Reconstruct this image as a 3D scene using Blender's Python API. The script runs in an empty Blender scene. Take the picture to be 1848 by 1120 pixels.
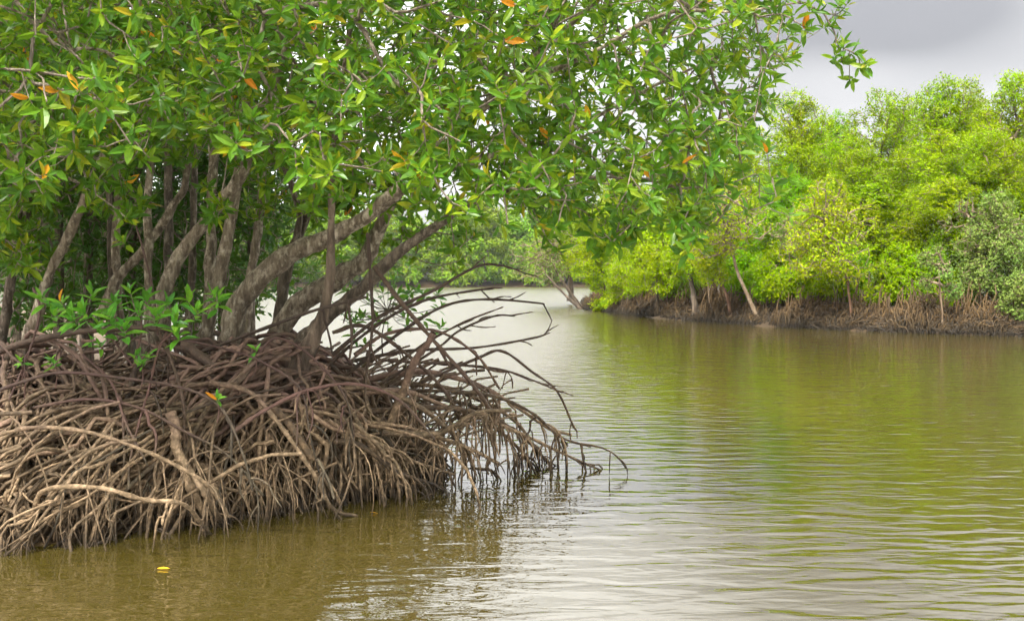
import bpy, math
import numpy as np
from mathutils import Vector, Matrix, noise as mnoise

rng = np.random.default_rng(11)
sc = bpy.context.scene
C = sc.collection

# ------------------------------------------------------------------ camera, sky, sun, exposure
F = 2053.0; HOR = 498.0; CAMZ = 2.0          # focal length in photo pixels, horizon row, eye height (m)
cam = bpy.data.cameras.new('camera'); camo = bpy.data.objects.new('camera', cam); C.objects.link(camo)
camo.location = (0, 0, CAMZ); camo.rotation_euler = (math.pi/2, 0, 0)
cam.sensor_width = 36.0; cam.lens = 36.0*F/1848.0
cam.shift_y = (HOR-560.0)/1848.0
cam.clip_start = 0.1; cam.clip_end = 3000
sc.camera = camo

SUN_EL = math.radians(54); SUN_AZ = math.radians(202)     # azimuth clockwise from +Y (the view direction)
w = bpy.data.worlds.new('World'); sc.world = w; w.use_nodes = True
nt = w.node_tree; nt.nodes.clear()
out = nt.nodes.new('ShaderNodeOutputWorld'); bg = nt.nodes.new('ShaderNodeBackground')
sky = nt.nodes.new('ShaderNodeTexSky'); sky.sky_type = 'NISHITA'; sky.sun_disc = False
sky.sun_elevation = SUN_EL; sky.sun_rotation = SUN_AZ; sky.air_density = 1.0; sky.dust_density = 3.0
hs = nt.nodes.new('ShaderNodeHueSaturation'); hs.inputs['Saturation'].default_value = 0.12; hs.inputs['Value'].default_value = 0.4
tc = nt.nodes.new('ShaderNodeTexCoord'); mp = nt.nodes.new('ShaderNodeMapping')
mp.inputs['Scale'].default_value = (1.0, 1.0, 2.6); mp.inputs['Location'].default_value = (1.93, 3.16, -1.56)
nz = nt.nodes.new('ShaderNodeTexNoise'); nz.inputs['Scale'].default_value = 1.5; nz.inputs['Detail'].default_value = 2.5
nz.inputs['Roughness'].default_value = 0.5
cr = nt.nodes.new('ShaderNodeValToRGB')
cr.color_ramp.elements[0].position = 0.33; cr.color_ramp.elements[0].color = (0.052, 0.053, 0.058, 1)
cr.color_ramp.elements[1].position = 0.66; cr.color_ramp.elements[1].color = (0.335, 0.335, 0.331, 1)
sc10 = nt.nodes.new('ShaderNodeVectorMath'); sc10.operation = 'SCALE'; sc10.inputs['Scale'].default_value = 10.0
mixs = nt.nodes.new('ShaderNodeMix'); mixs.data_type = 'RGBA'; mixs.inputs[0].default_value = 0.90
nt.links.new(tc.outputs['Generated'], mp.inputs['Vector']); nt.links.new(mp.outputs[0], nz.inputs['Vector'])
nt.links.new(nz.outputs['Fac'], cr.inputs[0]); nt.links.new(cr.outputs[0], sc10.inputs[0])
nt.links.new(sky.outputs[0], hs.inputs['Color'])
nt.links.new(hs.outputs[0], mixs.inputs[6]); nt.links.new(sc10.outputs[0], mixs.inputs[7])
sepz = nt.nodes.new('ShaderNodeSeparateXYZ'); nt.links.new(tc.outputs['Generated'], sepz.inputs[0])
cie = nt.nodes.new('ShaderNodeMath'); cie.operation = 'MULTIPLY_ADD'; cie.use_clamp = False; cie.inputs[1].default_value = 2.0/1.36; cie.inputs[2].default_value = 1.0/1.36
zc = nt.nodes.new('ShaderNodeMath'); zc.operation = 'MAXIMUM'; zc.inputs[1].default_value = 0.0
nt.links.new(sepz.outputs['Z'], zc.inputs[0]); nt.links.new(zc.outputs[0], cie.inputs[0])
cmul = nt.nodes.new('ShaderNodeVectorMath'); cmul.operation = 'SCALE'; nt.links.new(mixs.outputs[2], cmul.inputs[0]); nt.links.new(cie.outputs[0], cmul.inputs['Scale'])
nt.links.new(cmul.outputs[0], bg.inputs['Color']); bg.inputs['Strength'].default_value = 0.10
nt.links.new(bg.outputs[0], out.inputs['Surface'])

sl = bpy.data.lights.new('sun', 'SUN'); sl.energy = 1.5; sl.angle = math.radians(18); sl.color = (1.0, 0.95, 0.86)
so = bpy.data.objects.new('sun', sl); C.objects.link(so)
sdir = Vector((math.sin(SUN_AZ)*math.cos(SUN_EL), math.cos(SUN_AZ)*math.cos(SUN_EL), math.sin(SUN_EL)))
so.rotation_euler = sdir.to_track_quat('Z', 'Y').to_euler(); so.location = (0, -20, 40)
vs = sc.view_settings; vs.view_transform = 'Standard'; vs.look = 'None'; vs.exposure = 2.92; vs.gamma = 1; vs.use_curve_mapping = False
sc.cycles.use_denoising = True; sc.cycles.max_bounces = 5; sc.cycles.transmission_bounces = 3; sc.cycles.use_adaptive_sampling = True; sc.cycles.adaptive_threshold = 0.03; sc.cycles.volume_bounces = 0
sc.cycles.transparent_max_bounces = 6; sc.cycles.sample_clamp_indirect = 6.0

# ------------------------------------------------------------------ helpers
def W(px, py, d):                             # a point d metres ahead that the photo shows at (px, py)
    return np.array(((px-924.0)/F*d, d, CAMZ-(py-HOR)/F*d))

def tag(o, label=None, cat=None, group=None, kind=None):
    if label: o['label'] = label
    if cat: o['category'] = cat
    if group: o['group'] = group
    if kind: o['kind'] = kind
    return o

def empty(name, loc, label, cat, group=None):
    o = bpy.data.objects.new(name, None); C.objects.link(o); o.location = loc; o.empty_display_size = 0.2
    return tag(o, label, cat, group)

class Geo:
    def __init__(s): s.v = []; s.f = []; s.t = []; s.n = 0
    def add(s, v, f, tint=None):
        s.v.append(v); s.f.append(f+s.n); s.n += len(v)
        s.t.append(np.zeros(len(f)) if tint is None else tint)
    def mesh(s, name, mat, origin=(0, 0, 0), smooth=True):
        me = bpy.data.meshes.new(name)
        v = np.concatenate(s.v)-np.asarray(origin)
        me.vertices.add(len(v)); me.vertices.foreach_set('co', v.astype(np.float32).ravel())
        idx = np.concatenate([f.ravel() for f in s.f]).astype(np.int32)
        tot = np.concatenate([np.full(len(f), f.shape[1], np.int32) for f in s.f])
        st = np.concatenate(([0], np.cumsum(tot)[:-1])).astype(np.int32)
        me.loops.add(len(idx)); me.loops.foreach_set('vertex_index', idx)
        me.polygons.add(len(tot)); me.polygons.foreach_set('loop_start', st)
        me.polygons.foreach_set('use_smooth', np.full(len(tot), smooth))
        at = me.attributes.new('tint', 'FLOAT', 'FACE'); at.data.foreach_set('value', np.concatenate(s.t).astype(np.float32))
        me.update(calc_edges=True)
        if mat: me.materials.append(mat)
        return me
    def obj(s, name, mat, parent=None, origin=(0, 0, 0), smooth=True):
        o = bpy.data.objects.new(name, s.mesh(name, mat, origin, smooth)); C.objects.link(o); o.parent = parent
        return o

def unit(a): return a/np.maximum(np.linalg.norm(a, axis=-1, keepdims=True), 1e-9)

def tubes(P, R, k=6):                         # m tubes of n points each, P (m,n,3), R (m,n)
    m, n, _ = P.shape
    T = np.gradient(P, axis=1); T = unit(T)
    mean = unit(P[:, -1]-P[:, 0]+1e-6)
    ref = np.zeros((m, 3)); ref[np.arange(m), np.argmin(np.abs(mean), axis=1)] = 1
    U = unit(np.cross(T, ref[:, None, :])); V = np.cross(T, U)
    a = np.arange(k)*2*math.pi/k
    ring = U[:, :, None, :]*np.cos(a)[None, None, :, None]+V[:, :, None, :]*np.sin(a)[None, None, :, None]
    v = (P[:, :, None, :]+ring*R[:, :, None, None]).reshape(-1, 3)
    i, j = np.meshgrid(np.arange(n-1), np.arange(k), indexing='ij'); j2 = (j+1) % k
    q = np.stack((i*k+j, i*k+j2, (i+1)*k+j2, (i+1)*k+j), -1).reshape(-1, 4)
    f = (q[None]+(np.arange(m)*n*k)[:, None, None]).reshape(-1, 4)
    return v, f

def spline(pts, n):                           # Catmull-Rom through pts (any width)
    p = np.asarray(pts, float); p = np.vstack((2*p[0]-p[1], p, 2*p[-1]-p[-2]))
    seg = len(p)-3; t = np.linspace(0, seg-1e-6, n); i = t.astype(int); u = (t-i)[:, None]
    a, b, c, d = p[i], p[i+1], p[i+2], p[i+3]
    return 0.5*(2*b+(c-a)*u+(2*a-5*b+4*c-d)*u*u+(3*b-a-3*c+d)*u**3)

# leaf outlines: local y = length, x = width, z = upper side
def leaf_template(stations, fold, bend, w=0.18):
    v = [(0, 0, 0)]; f = []
    for y in stations:
        ww = w*math.sin(math.pi*min(1, y**0.85))**0.8
        z = -bend*y*y
        v += [(-ww, y, z+fold*ww), (0, y, z), (ww, y, z+fold*ww)]
    v.append((0, 1, -bend)); n = len(v)
    f += [(0, 2, 1), (0, 3, 2)]
    for s in range(len(stations)-1):
        a = 1+3*s; b = a+3
        f += [(a, a+1, b+1), (a, b+1, b), (a+1, a+2, b+2), (a+1, b+2, b+1)]
    a = 1+3*(len(stations)-1)
    f += [(a, a+1, n-1), (a+1, a+2, n-1)]
    return np.array(v, float), np.array(f)
LEAF_NEAR = leaf_template((0.16, 0.45, 0.78), 0.45, 0.10)
LEAF_TWO = leaf_template((0.28, 0.68), 0.42, 0.12)
LEAF_MID = leaf_template((0.4,), 0.4, 0.10, 0.18)
LEAF_FAR = (np.array([(0, 0, 0), (-.23, .5, .05), (0, 1, -.1), (.23, .5, .05)], float), np.array([(0, 3, 2), (0, 2, 1)]))

def frames(D, N):                             # rows: matrices whose columns are x, y=D, z=N made square
    D = unit(D); X = unit(np.cross(D, N)); Z = np.cross(X, D)
    return np.stack((X, D, Z), -1)

def rosettes(P, A, nl, size, spread=(0.35, 1.45), r=rng):
    """leaves of whorls at P with axis A: positions, frames, sizes"""
    m = len(P); A = unit(A)
    ref = np.where(np.abs(A[:, 2:3]) < 0.9, np.array([[0, 0, 1.0]]), np.array([[1.0, 0, 0]]))
    U = unit(np.cross(A, ref)); V = np.cross(A, U)
    i = np.arange(nl)[None, :]
    az = i*2.39996+r.uniform(0, 6.28, (m, 1))+r.normal(0, .25, (m, nl))
    el = spread[0]+(spread[1]-spread[0])*(i/(nl-1.0))+r.normal(0, .16, (m, nl))
    rad = U[:, None]*np.cos(az)[..., None]+V[:, None]*np.sin(az)[..., None]
    D = A[:, None]*np.cos(el)[..., None]+rad*np.sin(el)[..., None]
    D[..., 2] -= 0.10
    N = A[:, None]*np.sin(el)[..., None]-rad*np.cos(el)[..., None]+r.normal(0, .22, (m, nl, 3))
    pos = P[:, None]-A[:, None]*(0.02*i[..., None])*np.mean(size)*4
    S = r.uniform(size[0], size[1], (m, nl))*(0.72+0.28*np.minimum(1, i/(nl*0.45)))
    return pos.reshape(-1, 3), frames(D.reshape(-1, 3), N.reshape(-1, 3)), S.ravel()

def leaf_geo(g, tmpl, pos, M, S, tint, wide=1.0):
    tv, tf = tmpl; tv = tv*np.array([wide, 1, 1])
    v = pos[:, None]+np.einsum('mij,kj->mki', M, tv)*S[:, None, None]
    f = tf[None]+(np.arange(len(pos))*len(tv))[:, None, None]
    g.add(v.reshape(-1, 3), f.reshape(-1, 3), np.repeat(tint, len(tf)))

def grow(pts, seeds, sid, sdirs, bf=0.35, scost=None, maxstep=0.45, r=rng):
    """connect every point to the nearest part of the growing branch system; returns node arrays"""
    pos = list(seeds); par = [-1]*len(seeds); tid = list(sid); tan = list(unit(np.asarray(sdirs))); cost = list(np.zeros(len(seeds)) if scost is None else scost)
    S = np.asarray(seeds); cs = np.asarray(cost)
    n = len(pts); D = np.linalg.norm(pts[:, None]-S[None], axis=2)+bf*cs[None]
    best = D.argmin(1); bc = D.min(1); done = np.zeros(n, bool); tip = np.zeros(n, int)
    for _ in range(n):
        i = int(np.argmin(np.where(done, 1e9, bc))); done[i] = True
        a = int(best[i]); p0 = pos[a]; p1 = pts[i]; L = np.linalg.norm(p1-p0); k = max(1, int(math.ceil(L/maxstep)))
        m0 = tan[a]*L*0.7; m1 = (p1-p0)*0.9+np.array([0, 0, 0.25*L])
        prev = a
        for s in range(1, k+1):
            u = s/k; h = (2*u**3-3*u*u+1)*p0+(u**3-2*u*u+u)*m0+(-2*u**3+3*u*u)*p1+(u**3-u*u)*m1
            if s < k: h = h+r.normal(0, 0.03*L/k, 3)
            d = unit(h-pos[prev]); pos.append(h); par.append(prev); tid.append(tid[a]); tan.append(unit(d*0.8+tan[prev]*0.2))
            cost.append(cost[prev]+np.linalg.norm(h-pos[prev])); j = len(pos)-1
            df = pts-h; dd = np.sqrt(np.einsum('ij,ij->i', df, df))+bf*cost[j]; b = dd < bc
            best[b] = j; bc[b] = dd[b]; prev = j
        tip[i] = prev
    return np.array(pos), np.array(par), np.array(tid), np.array(tan), tip, len(seeds)

def branch_tubes(pos, par, tan, ns, tipr, expo=2.3, maxr=0.05, k=4, n=4, sel=None, r=rng):
    N = len(pos); a = np.zeros(N); leafn = np.ones(N, bool); leafn[par[ns:]] = False
    a[leafn] = tipr**expo
    for i in range(N-1, ns-1, -1): a[par[i]] += a[i]
    rad = np.minimum(a**(1/expo), maxr)
    e = np.arange(ns, N)
    if sel is not None: e = e[sel[ns:]]
    if not len(e): return None
    p0 = pos[par[e]]; p1 = pos[e]; L = np.linalg.norm(p1-p0, axis=1)[:, None]
    t0 = tan[par[e]]*L; t1 = tan[e]*L
    u = np.linspace(0, 1, n)[None, :, None]
    P = (2*u**3-3*u*u+1)*p0[:, None]+(u**3-2*u*u+u)*t0[:, None]+(-2*u**3+3*u*u)*p1[:, None]+(u**3-u*u)*t1[:, None]
    r1 = rad[e]; r0 = np.minimum(rad[par[e]], r1*1.35)
    R = r0[:, None]*(1-u[..., 0])+r1[:, None]*u[..., 0]
    return tubes(P, R, k)

def trunk_geo(path, n=36, k=12, lump=0.10, flare=1.0, seed=0):
    p = spline(path, n); P = p[None, :, :3].copy(); R = p[None, :, 3].copy()
    jit = np.array([mnoise.noise_vector(Vector((i*14.0/n, seed*7.1, 3.3))) for i in range(n)])
    P[0] += jit*R[0][:, None]*0.45
    if flare > 1: R[0] *= 1+(flare-1)*np.exp(-np.arange(n)/(n*0.09))
    v, f = tubes(P, R, k)
    c = np.repeat(P[0], k, axis=0); d = v-c
    fac = np.array([1+lump*(mnoise.noise(Vector((x[0]*6+seed, x[1]*6, x[2]*2.2)))*1.3+0.9*mnoise.noise(Vector((x[0]*19+seed, x[1]*19, x[2]*6)))+0.6*mnoise.noise(Vector((x[0]*45+seed, x[1]*45, x[2]*16)))) for x in v])
    return c+d*fac[:, None], f

# ------------------------------------------------------------------ materials
def mat(name):
    m = bpy.data.materials.new(name); m.use_nodes = True; t = m.node_tree; t.nodes.clear()
    o = t.nodes.new('ShaderNodeOutputMaterial'); b = t.nodes.new('ShaderNodeBsdfPrincipled'); t.links.new(b.outputs[0], o.inputs[0])
    return m, t, b, o
def N_(t, kind, **kw):
    n = t.nodes.new('ShaderNode'+kind)
    for k, v in kw.items():
        if k.startswith('_'): setattr(n, k[1:], v)
        else: n.inputs[k.replace('__', ' ')].default_value = v
    return n
def ramp(t, stops, src):
    n = t.nodes.new('ShaderNodeValToRGB'); e = n.color_ramp.elements
    while len(e) < len(stops): e.new(0.5)
    for q, (p, c) in zip(e, stops): q.position = p; q.color = (*c, 1)
    t.links.new(src, n.inputs[0]); return n.outputs[0]
def mixc(t, fac, a, b, mode='MIX'):
    n = t.nodes.new('ShaderNodeMix'); n.data_type = 'RGBA'; n.blend_type = mode
    for s, x in ((n.inputs[0], fac), (n.inputs[6], a), (n.inputs[7], b)):
        if hasattr(x, 'links'): t.links.new(x, s)
        else: s.default_value = x if isinstance(x, (int, float)) else (*x, 1)
    return n.outputs[2]
def math_(t, op, a, b=0.0):
    n = t.nodes.new('ShaderNodeMath'); n.operation = op
    for s, x in ((n.inputs[0], a), (n.inputs[1], b)):
        if hasattr(x, 'links'): t.links.new(x, s)
        else: s.default_value = x
    return n.outputs[0]

def leaf_mat(name, stops, rough=0.42, trans=0.3, tcol=(0.25, 0.42, 0.03), nscale=0.0):
    spec = 0.05 if nscale else 0.26
    m, t, b, o = mat(name)
    at = N_(t, 'Attribute', _attribute_name='tint'); oi = N_(t, 'ObjectInfo')
    v = math_(t, 'FRACT', math_(t, 'ADD', at.outputs['Fac'], oi.outputs['Random']))
    col = ramp(t, stops, v)
    if not nscale:
        g = N_(t, 'NewGeometry'); nz = N_(t, 'TexNoise', Scale=28.0, Detail=4.0, Roughness=0.7); t.links.new(g.outputs['Position'], nz.inputs['Vector'])
        col = mixc(t, 1.0, col, ramp(t, [(.33, (.62, .60, .5)), (.5, (1, 1, 1)), (.7, (1.25, 1.12, 1))], nz.outputs['Fac']), 'MULTIPLY')
    if nscale:
        g = N_(t, 'NewGeometry'); nz = N_(t, 'TexNoise', Scale=nscale, Detail=2.0); t.links.new(g.outputs['Position'], nz.inputs['Vector'])
        hsn = N_(t, 'HueSaturation'); t.links.new(col, hsn.inputs['Color'])
        t.links.new(math_(t, 'ADD', math_(t, 'MULTIPLY', nz.outputs['Fac'], 0.10), 0.445), hsn.inputs['Hue'])
        t.links.new(math_(t, 'ADD', math_(t, 'MULTIPLY', nz.outputs['Fac'], 0.9), 0.55), hsn.inputs['Value']); col = hsn.outputs[0]
    t.links.new(col, b.inputs['Base Color']); b.inputs['Roughness'].default_value = rough
    b.inputs['Specular IOR Level'].default_value = spec
    tr = N_(t, 'BsdfTranslucent'); t.links.new(mixc(t, 0.6, col, tcol), tr.inputs['Color'])
    ms = N_(t, 'MixShader', Fac=trans); t.links.new(b.outputs[0], ms.inputs[1]); t.links.new(tr.outputs[0], ms.inputs[2])
    t.links.new(ms.outputs[0], o.inputs[0]); return m

M_leaf = leaf_mat('mangrove_leaf', [(0, (.0305, .1086, .0069)), (.35, (.0555, .1543, .0062)), (.7, (.1038, .2056, .0069)), (.9, (.1801, .2628, .0069)), (.965, (.2356, .2856, .0069)), (1, (.3256, .2455, .0085))], 0.38, 0.36)
M_leafb = leaf_mat('shade_painted_leaf', [(0, (.0094, .0485, .0076)), (.5, (.0167, .0797, .0084)), (1, (.0317, .1109, .0106))], 0.45, 0.3)  # darker copy of the leaf green: the grove's shade is put into the colour
M_young = leaf_mat('young_leaf', [(0, (.0557, .2218, .0297)), (.5, (.0974, .3188, .0297)), (1, (.1948, .4158, .0396))], 0.36, 0.35)
M_orange = leaf_mat('yellowed_leaf', [(0, (.5156, .1823, .0090)), (.6, (.5813, .2835, .0135)), (1, (.5625, .3645, .0180))], 0.45, 0.3, (.5625, .3038, .0180))
M_g1 = leaf_mat('bank_leaf_green', [(0, (.1087, .2118, .0008)), (.5, (.1664, .2846, .0010)), (.85, (.2239, .3309, .0011)), (1, (.2814, .3706, .0017))], 0.5, 0.3, (.3199, .5029, .0034), 0.5)
M_g2 = leaf_mat('bank_leaf_lime', [(0, (.1451, .2616, .0008)), (.5, (.2146, .3354, .0010)), (1, (.3029, .4025, .0017))], 0.5, 0.3, (.3535, .5097, .0034), 0.5)
M_g3 = leaf_mat('bank_leaf_yellow', [(0, (.1619, .2654, .0038)), (.5, (.2328, .3347, .0048)), (1, (.3643, .4039, .0096))], 0.5, 0.3, (.4048, .4386, .0096), 0.5)
M_g4 = leaf_mat('bank_leaf_sage', [(0, (.1014, .1710, .0360)), (.5, (.1560, .2470, .0480)), (1, (.2262, .3040, .0720))], 0.55, 0.25, (.2340, .3420, .0480), 0.5)
M_g5 = leaf_mat('bank_leaf_deep', [(0, (.0821, .2184, .0017)), (.5, (.1276, .2796, .0021)), (1, (.2005, .3494, .0025))], 0.5, 0.3, (.3646, .6115, .0042), 0.5)
M_far = leaf_mat('far_leaf', [(0, (.1089, .2190, .0112)), (.5, (.1573, .2769, .0123)), (1, (.2299, .3349, .0168))], 0.6, 0.25, (.2420, .3864, .0280), 0.15)

def bark_mat(name, a, b_, pale, pamt, scale=9.0, rough=0.85):
    m, t, b, o = mat(name)
    g = N_(t, 'NewGeometry'); mpn = N_(t, 'Mapping'); mpn.inputs['Scale'].default_value = (1, 1, 0.25); t.links.new(g.outputs['Position'], mpn.inputs[0])
    n1 = N_(t, 'TexNoise', Scale=scale*2.5, Detail=6.0, Roughness=0.65); t.links.new(mpn.outputs[0], n1.inputs['Vector'])
    n2 = N_(t, 'TexNoise', Scale=scale*1.7, Detail=7.0, Roughness=0.68); mp2 = N_(t, 'Mapping'); mp2.inputs['Scale'].default_value = (1, 1, 0.6); t.links.new(g.outputs['Position'], mp2.inputs[0]); t.links.new(mp2.outputs[0], n2.inputs['Vector'])
    col = ramp(t, [(.32, tuple(x*.55 for x in a)), (.46, a), (.68, b_)], n1.outputs['Fac'])
    pm = ramp(t, [(1-pamt-0.07, (0, 0, 0)), (1-pamt+.11, (1, 1, 1))], n2.outputs['Fac'])
    col = mixc(t, pm, col, pale)
    t.links.new(col, b.inputs['Base Color']); b.inputs['Roughness'].default_value = rough
    bp = N_(t, 'Bump', Strength=1.0, Distance=0.05); t.links.new(n1.outputs['Fac'], bp.inputs['Height']); t.links.new(bp.outputs[0], b.inputs['Normal'])
    return m
M_bark = bark_mat('grey_bark', (.1510, .1137, .0765), (.3553, .2877, .2097), (.5862, .5062, .3908), 0.43)
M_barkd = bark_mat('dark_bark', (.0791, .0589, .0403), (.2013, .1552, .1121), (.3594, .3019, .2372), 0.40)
M_barkg = bark_mat('weathered_wood', (.0875, .0610, .0420), (.2275, .1650, .1200), (.2975, .2310, .1725), 0.40, 5)
M_twig = bark_mat('twig_bark', (.1600, .1248, .0896), (.3200, .2560, .1920), (.4480, .3840, .3040), 0.4, 14)
M_twigb = bark_mat('bank_twig', (.1403, .0984, .0577), (.2550, .1860, .1155), (.3315, .2520, .1680), 0.4, 3)
M_barkr = bark_mat('reddish_trunk', (.0928, .0446, .0232), (.1949, .1091, .0634), (.2413, .1786, .1267), 0.36, 3)
M_barkp = bark_mat('pale_trunk', (.1170, .0753, .0424), (.2185, .1581, .0990), (.2575, .2033, .1414), 0.42, 3)
M_barkf = bark_mat('far_trunk', (.0640, .0461, .0307), (.1536, .1152, .0768), (.2176, .1664, .1280), 0.36, 2)

def root_mat(name, up1, up2, mud1, mud2, zl, zh, red=0.0):
    m, t, b, o = mat(name)
    g = N_(t, 'NewGeometry'); sx = N_(t, 'SeparateXYZ'); t.links.new(g.outputs['Position'], sx.inputs[0])
    oi = N_(t, 'ObjectInfo'); at = N_(t, 'Attribute', _attribute_name='tint'); rv = math_(t, 'FRACT', math_(t, 'ADD', at.outputs['Fac'], oi.outputs['Random']))
    n1 = N_(t, 'TexNoise', Scale=22.0, Detail=6.0, Roughness=0.65); t.links.new(g.outputs['Position'], n1.inputs['Vector'])
    n2 = N_(t, 'TexNoise', Scale=3.0, Detail=3.0); t.links.new(g.outputs['Position'], n2.inputs['Vector'])
    z = math_(t, 'ADD', sx.outputs['Z'], math_(t, 'ADD', math_(t, 'MULTIPLY', n2.outputs['Fac'], 0.7), math_(t, 'MULTIPLY', rv, 0.5)))
    k = math_(t, 'DIVIDE', math_(t, 'SUBTRACT', z, zl+0.6), zh-zl)
    up = ramp(t, [(.3, up1), (.7, up2)], n1.outputs['Fac']); mud = ramp(t, [(.34, tuple(x*.6 for x in mud1)), (.48, mud1), (.66, mud2)], n1.outputs['Fac'])
    kc = N_(t, 'Clamp'); t.links.new(k, kc.inputs[0])
    col = mixc(t, kc.outputs[0], mud, up)
    hsn = N_(t, 'HueSaturation'); t.links.new(col, hsn.inputs['Color']); t.links.new(math_(t, 'ADD', math_(t, 'MULTIPLY', rv, 0.8), 0.6), hsn.inputs['Value'])
    wet = ramp(t, [(.02, (.30, .29, .26)), (.10, (.50, .48, .44)), (.20, (1, 1, 1))], math_(t, 'ADD', sx.outputs['Z'], math_(t, 'MULTIPLY', math_(t, 'SUBTRACT', n2.outputs['Fac'], .5), .16)))
    col = mixc(t, 1.0, hsn.outputs[0], wet, 'MULTIPLY')
    t.links.new(col, b.inputs['Base Color']); b.inputs['Roughness'].default_value = 0.75
    bp = N_(t, 'Bump', Strength=0.9, Distance=0.025); t.links.new(n1.outputs['Fac'], bp.inputs['Height']); t.links.new(bp.outputs[0], b.inputs['Normal'])
    return m
M_root = root_mat('prop_root_bark', (.0872, .0509, .0390), (.2005, .1222, .0890), (.1743, .1178, .0639), (.4031, .2801, .1690), 0.70, 1.25)
M_rootr = root_mat('red_root_bark', (.0625, .0299, .0241), (.1205, .0620, .0482), (.0892, .0666, .0406), (.1786, .1436, .0889), 0.55, 1.1)
M_rootd = root_mat('dark_root_bark', (.0442, .0272, .0180), (.1105, .0688, .0465), (.0935, .0592, .0300), (.2210, .1440, .0750), 0.6, 1.1)
M_fringe = root_mat('bank_root', (.0390, .0215, .0059), (.1331, .0776, .0238), (.0248, .0157, .0048), (.0887, .0563, .0179), 0.2, 0.8)

def mud_mat(name, a, b_):
    m, t, b, o = mat(name)
    g = N_(t, 'NewGeometry'); n1 = N_(t, 'TexNoise', Scale=6.0, Detail=8.0, Roughness=0.65); t.links.new(g.outputs['Position'], n1.inputs['Vector'])
    t.links.new(ramp(t, [(.3, a), (.7, b_)], n1.outputs['Fac']), b.inputs['Base Color']); b.inputs['Roughness'].default_value = 0.6
    bp = N_(t, 'Bump', Strength=0.8, Distance=0.05); t.links.new(n1.outputs['Fac'], bp.inputs['Height']); t.links.new(bp.outputs[0], b.inputs['Normal'])
    return m
M_mud = mud_mat('mud', (.0570, .0360, .0144), (.1425, .0900, .0416))
M_mudr = mud_mat('red_mud', (.0248, .0144, .0057), (.0619, .0377, .0172))

m, t, b, o = mat('river_water'); M_water = m
g = N_(t, 'NewGeometry')
mpa = N_(t, 'Mapping'); mpa.inputs['Scale'].default_value = (0.36, 1.0, 1); mpa.inputs['Rotation'].default_value = (0, 0, 0.10); t.links.new(g.outputs['Position'], mpa.inputs[0])
mpb = N_(t, 'Mapping'); mpb.inputs['Scale'].default_value = (0.45, 1.0, 1); mpb.inputs['Rotation'].default_value = (0, 0, -0.22); t.links.new(g.outputs['Position'], mpb.inputs[0])
na = N_(t, 'TexNoise', Scale=5.2, Detail=2.0, Roughness=0.4, Distortion=0.5); t.links.new(mpa.outputs[0], na.inputs['Vector'])
nb = N_(t, 'TexNoise', Scale=10.0, Detail=2.0, Roughness=0.5); t.links.new(mpb.outputs[0], nb.inputs['Vector'])
nc = N_(t, 'TexNoise', Scale=0.35, Detail=2.0); t.links.new(g.outputs['Position'], nc.inputs['Vector'])
h = math_(t, 'ADD', math_(t, 'MULTIPLY', na.outputs['Fac'], 0.0145), math_(t, 'MULTIPLY', nb.outputs['Fac'], 0.0022))
h = math_(t, 'MULTIPLY', h, math_(t, 'ADD', math_(t, 'MULTIPLY', nc.outputs['Fac'], 1.0), 0.5))
sxw = N_(t, 'SeparateXYZ'); t.links.new(g.outputs['Position'], sxw.inputs[0])
chan = math_(t, 'SUBTRACT', math_(t, 'MULTIPLY', sxw.outputs['Y'], 0.075), sxw.outputs['X'])      # wind-ruffled water of the open channel
mr1 = N_(t, 'MapRange'); mr1.interpolation_type = 'SMOOTHSTEP'; t.links.new(chan, mr1.inputs[0]); mr1.inputs[1].default_value = -1.0; mr1.inputs[2].default_value = 1.6
mr2 = N_(t, 'MapRange'); mr2.interpolation_type = 'SMOOTHSTEP'; t.links.new(sxw.outputs['Y'], mr2.inputs[0]); mr2.inputs[1].default_value = 12.0; mr2.inputs[2].default_value = 26.0
h = math_(t, 'MULTIPLY', h, math_(t, 'ADD', math_(t, 'MULTIPLY', math_(t, 'MULTIPLY', mr1.outputs[0], mr2.outputs[0]), 2.6), 1.0))
t.links.new(math_(t, 'MULTIPLY', math_(t, 'MULTIPLY', mr1.outputs[0], mr2.outputs[0]), 0.26), b.inputs['Roughness'])
bp = N_(t, 'Bump', Strength=1.0, Distance=1.0); t.links.new(h, bp.inputs['Height']); t.links.new(bp.outputs[0], b.inputs['Normal'])
b.inputs['Base Color'].default_value = (.050, .039, .007, 1); b.inputs['Roughness'].default_value = 0.0; b.inputs['IOR'].default_value = 3.0
b.inputs['Specular IOR Level'].default_value = 0.5

# ------------------------------------------------------------------ setting: water and banks
def sheet(name, x0, x1, y0, y1, z, m):
    g = Geo(); g.add(np.array([(x0, y0, z), (x1, y0, z), (x1, y1, z), (x0, y1, z)], float), np.array([[0, 1, 2, 3]]))
    return tag(g.obj(name, m, smooth=False), kind='structure')
sheet('river_water', -180, 180, -60, 330, 0, M_water)

def polydist(px, py, poly):                   # signed distance, inside positive
    a = np.asarray(poly, float); b_ = np.roll(a, -1, axis=0); d = np.full(px.shape, 1e9); ins = np.zeros(px.shape, bool)
    for (ax, ay), (bx, by) in zip(a, b_):
        ux, uy = bx-ax, by-ay; tt = np.clip(((px-ax)*ux+(py-ay)*uy)/(ux*ux+uy*uy+1e-9), 0, 1)
        d = np.minimum(d, np.hypot(px-ax-tt*ux, py-ay-tt*uy))
        c = ((ay > py) != (by > py)) & (px < (bx-ax)*(py-ay)/(by-ay+1e-12)+ax); ins ^= c
    return np.where(ins, d, -d)
def fnoise(x, y, s, seed=0.0):
    return np.array([mnoise.noise(Vector((a*s, b_*s, seed))) for a, b_ in zip(x.ravel(), y.ravel())]).reshape(x.shape)

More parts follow.
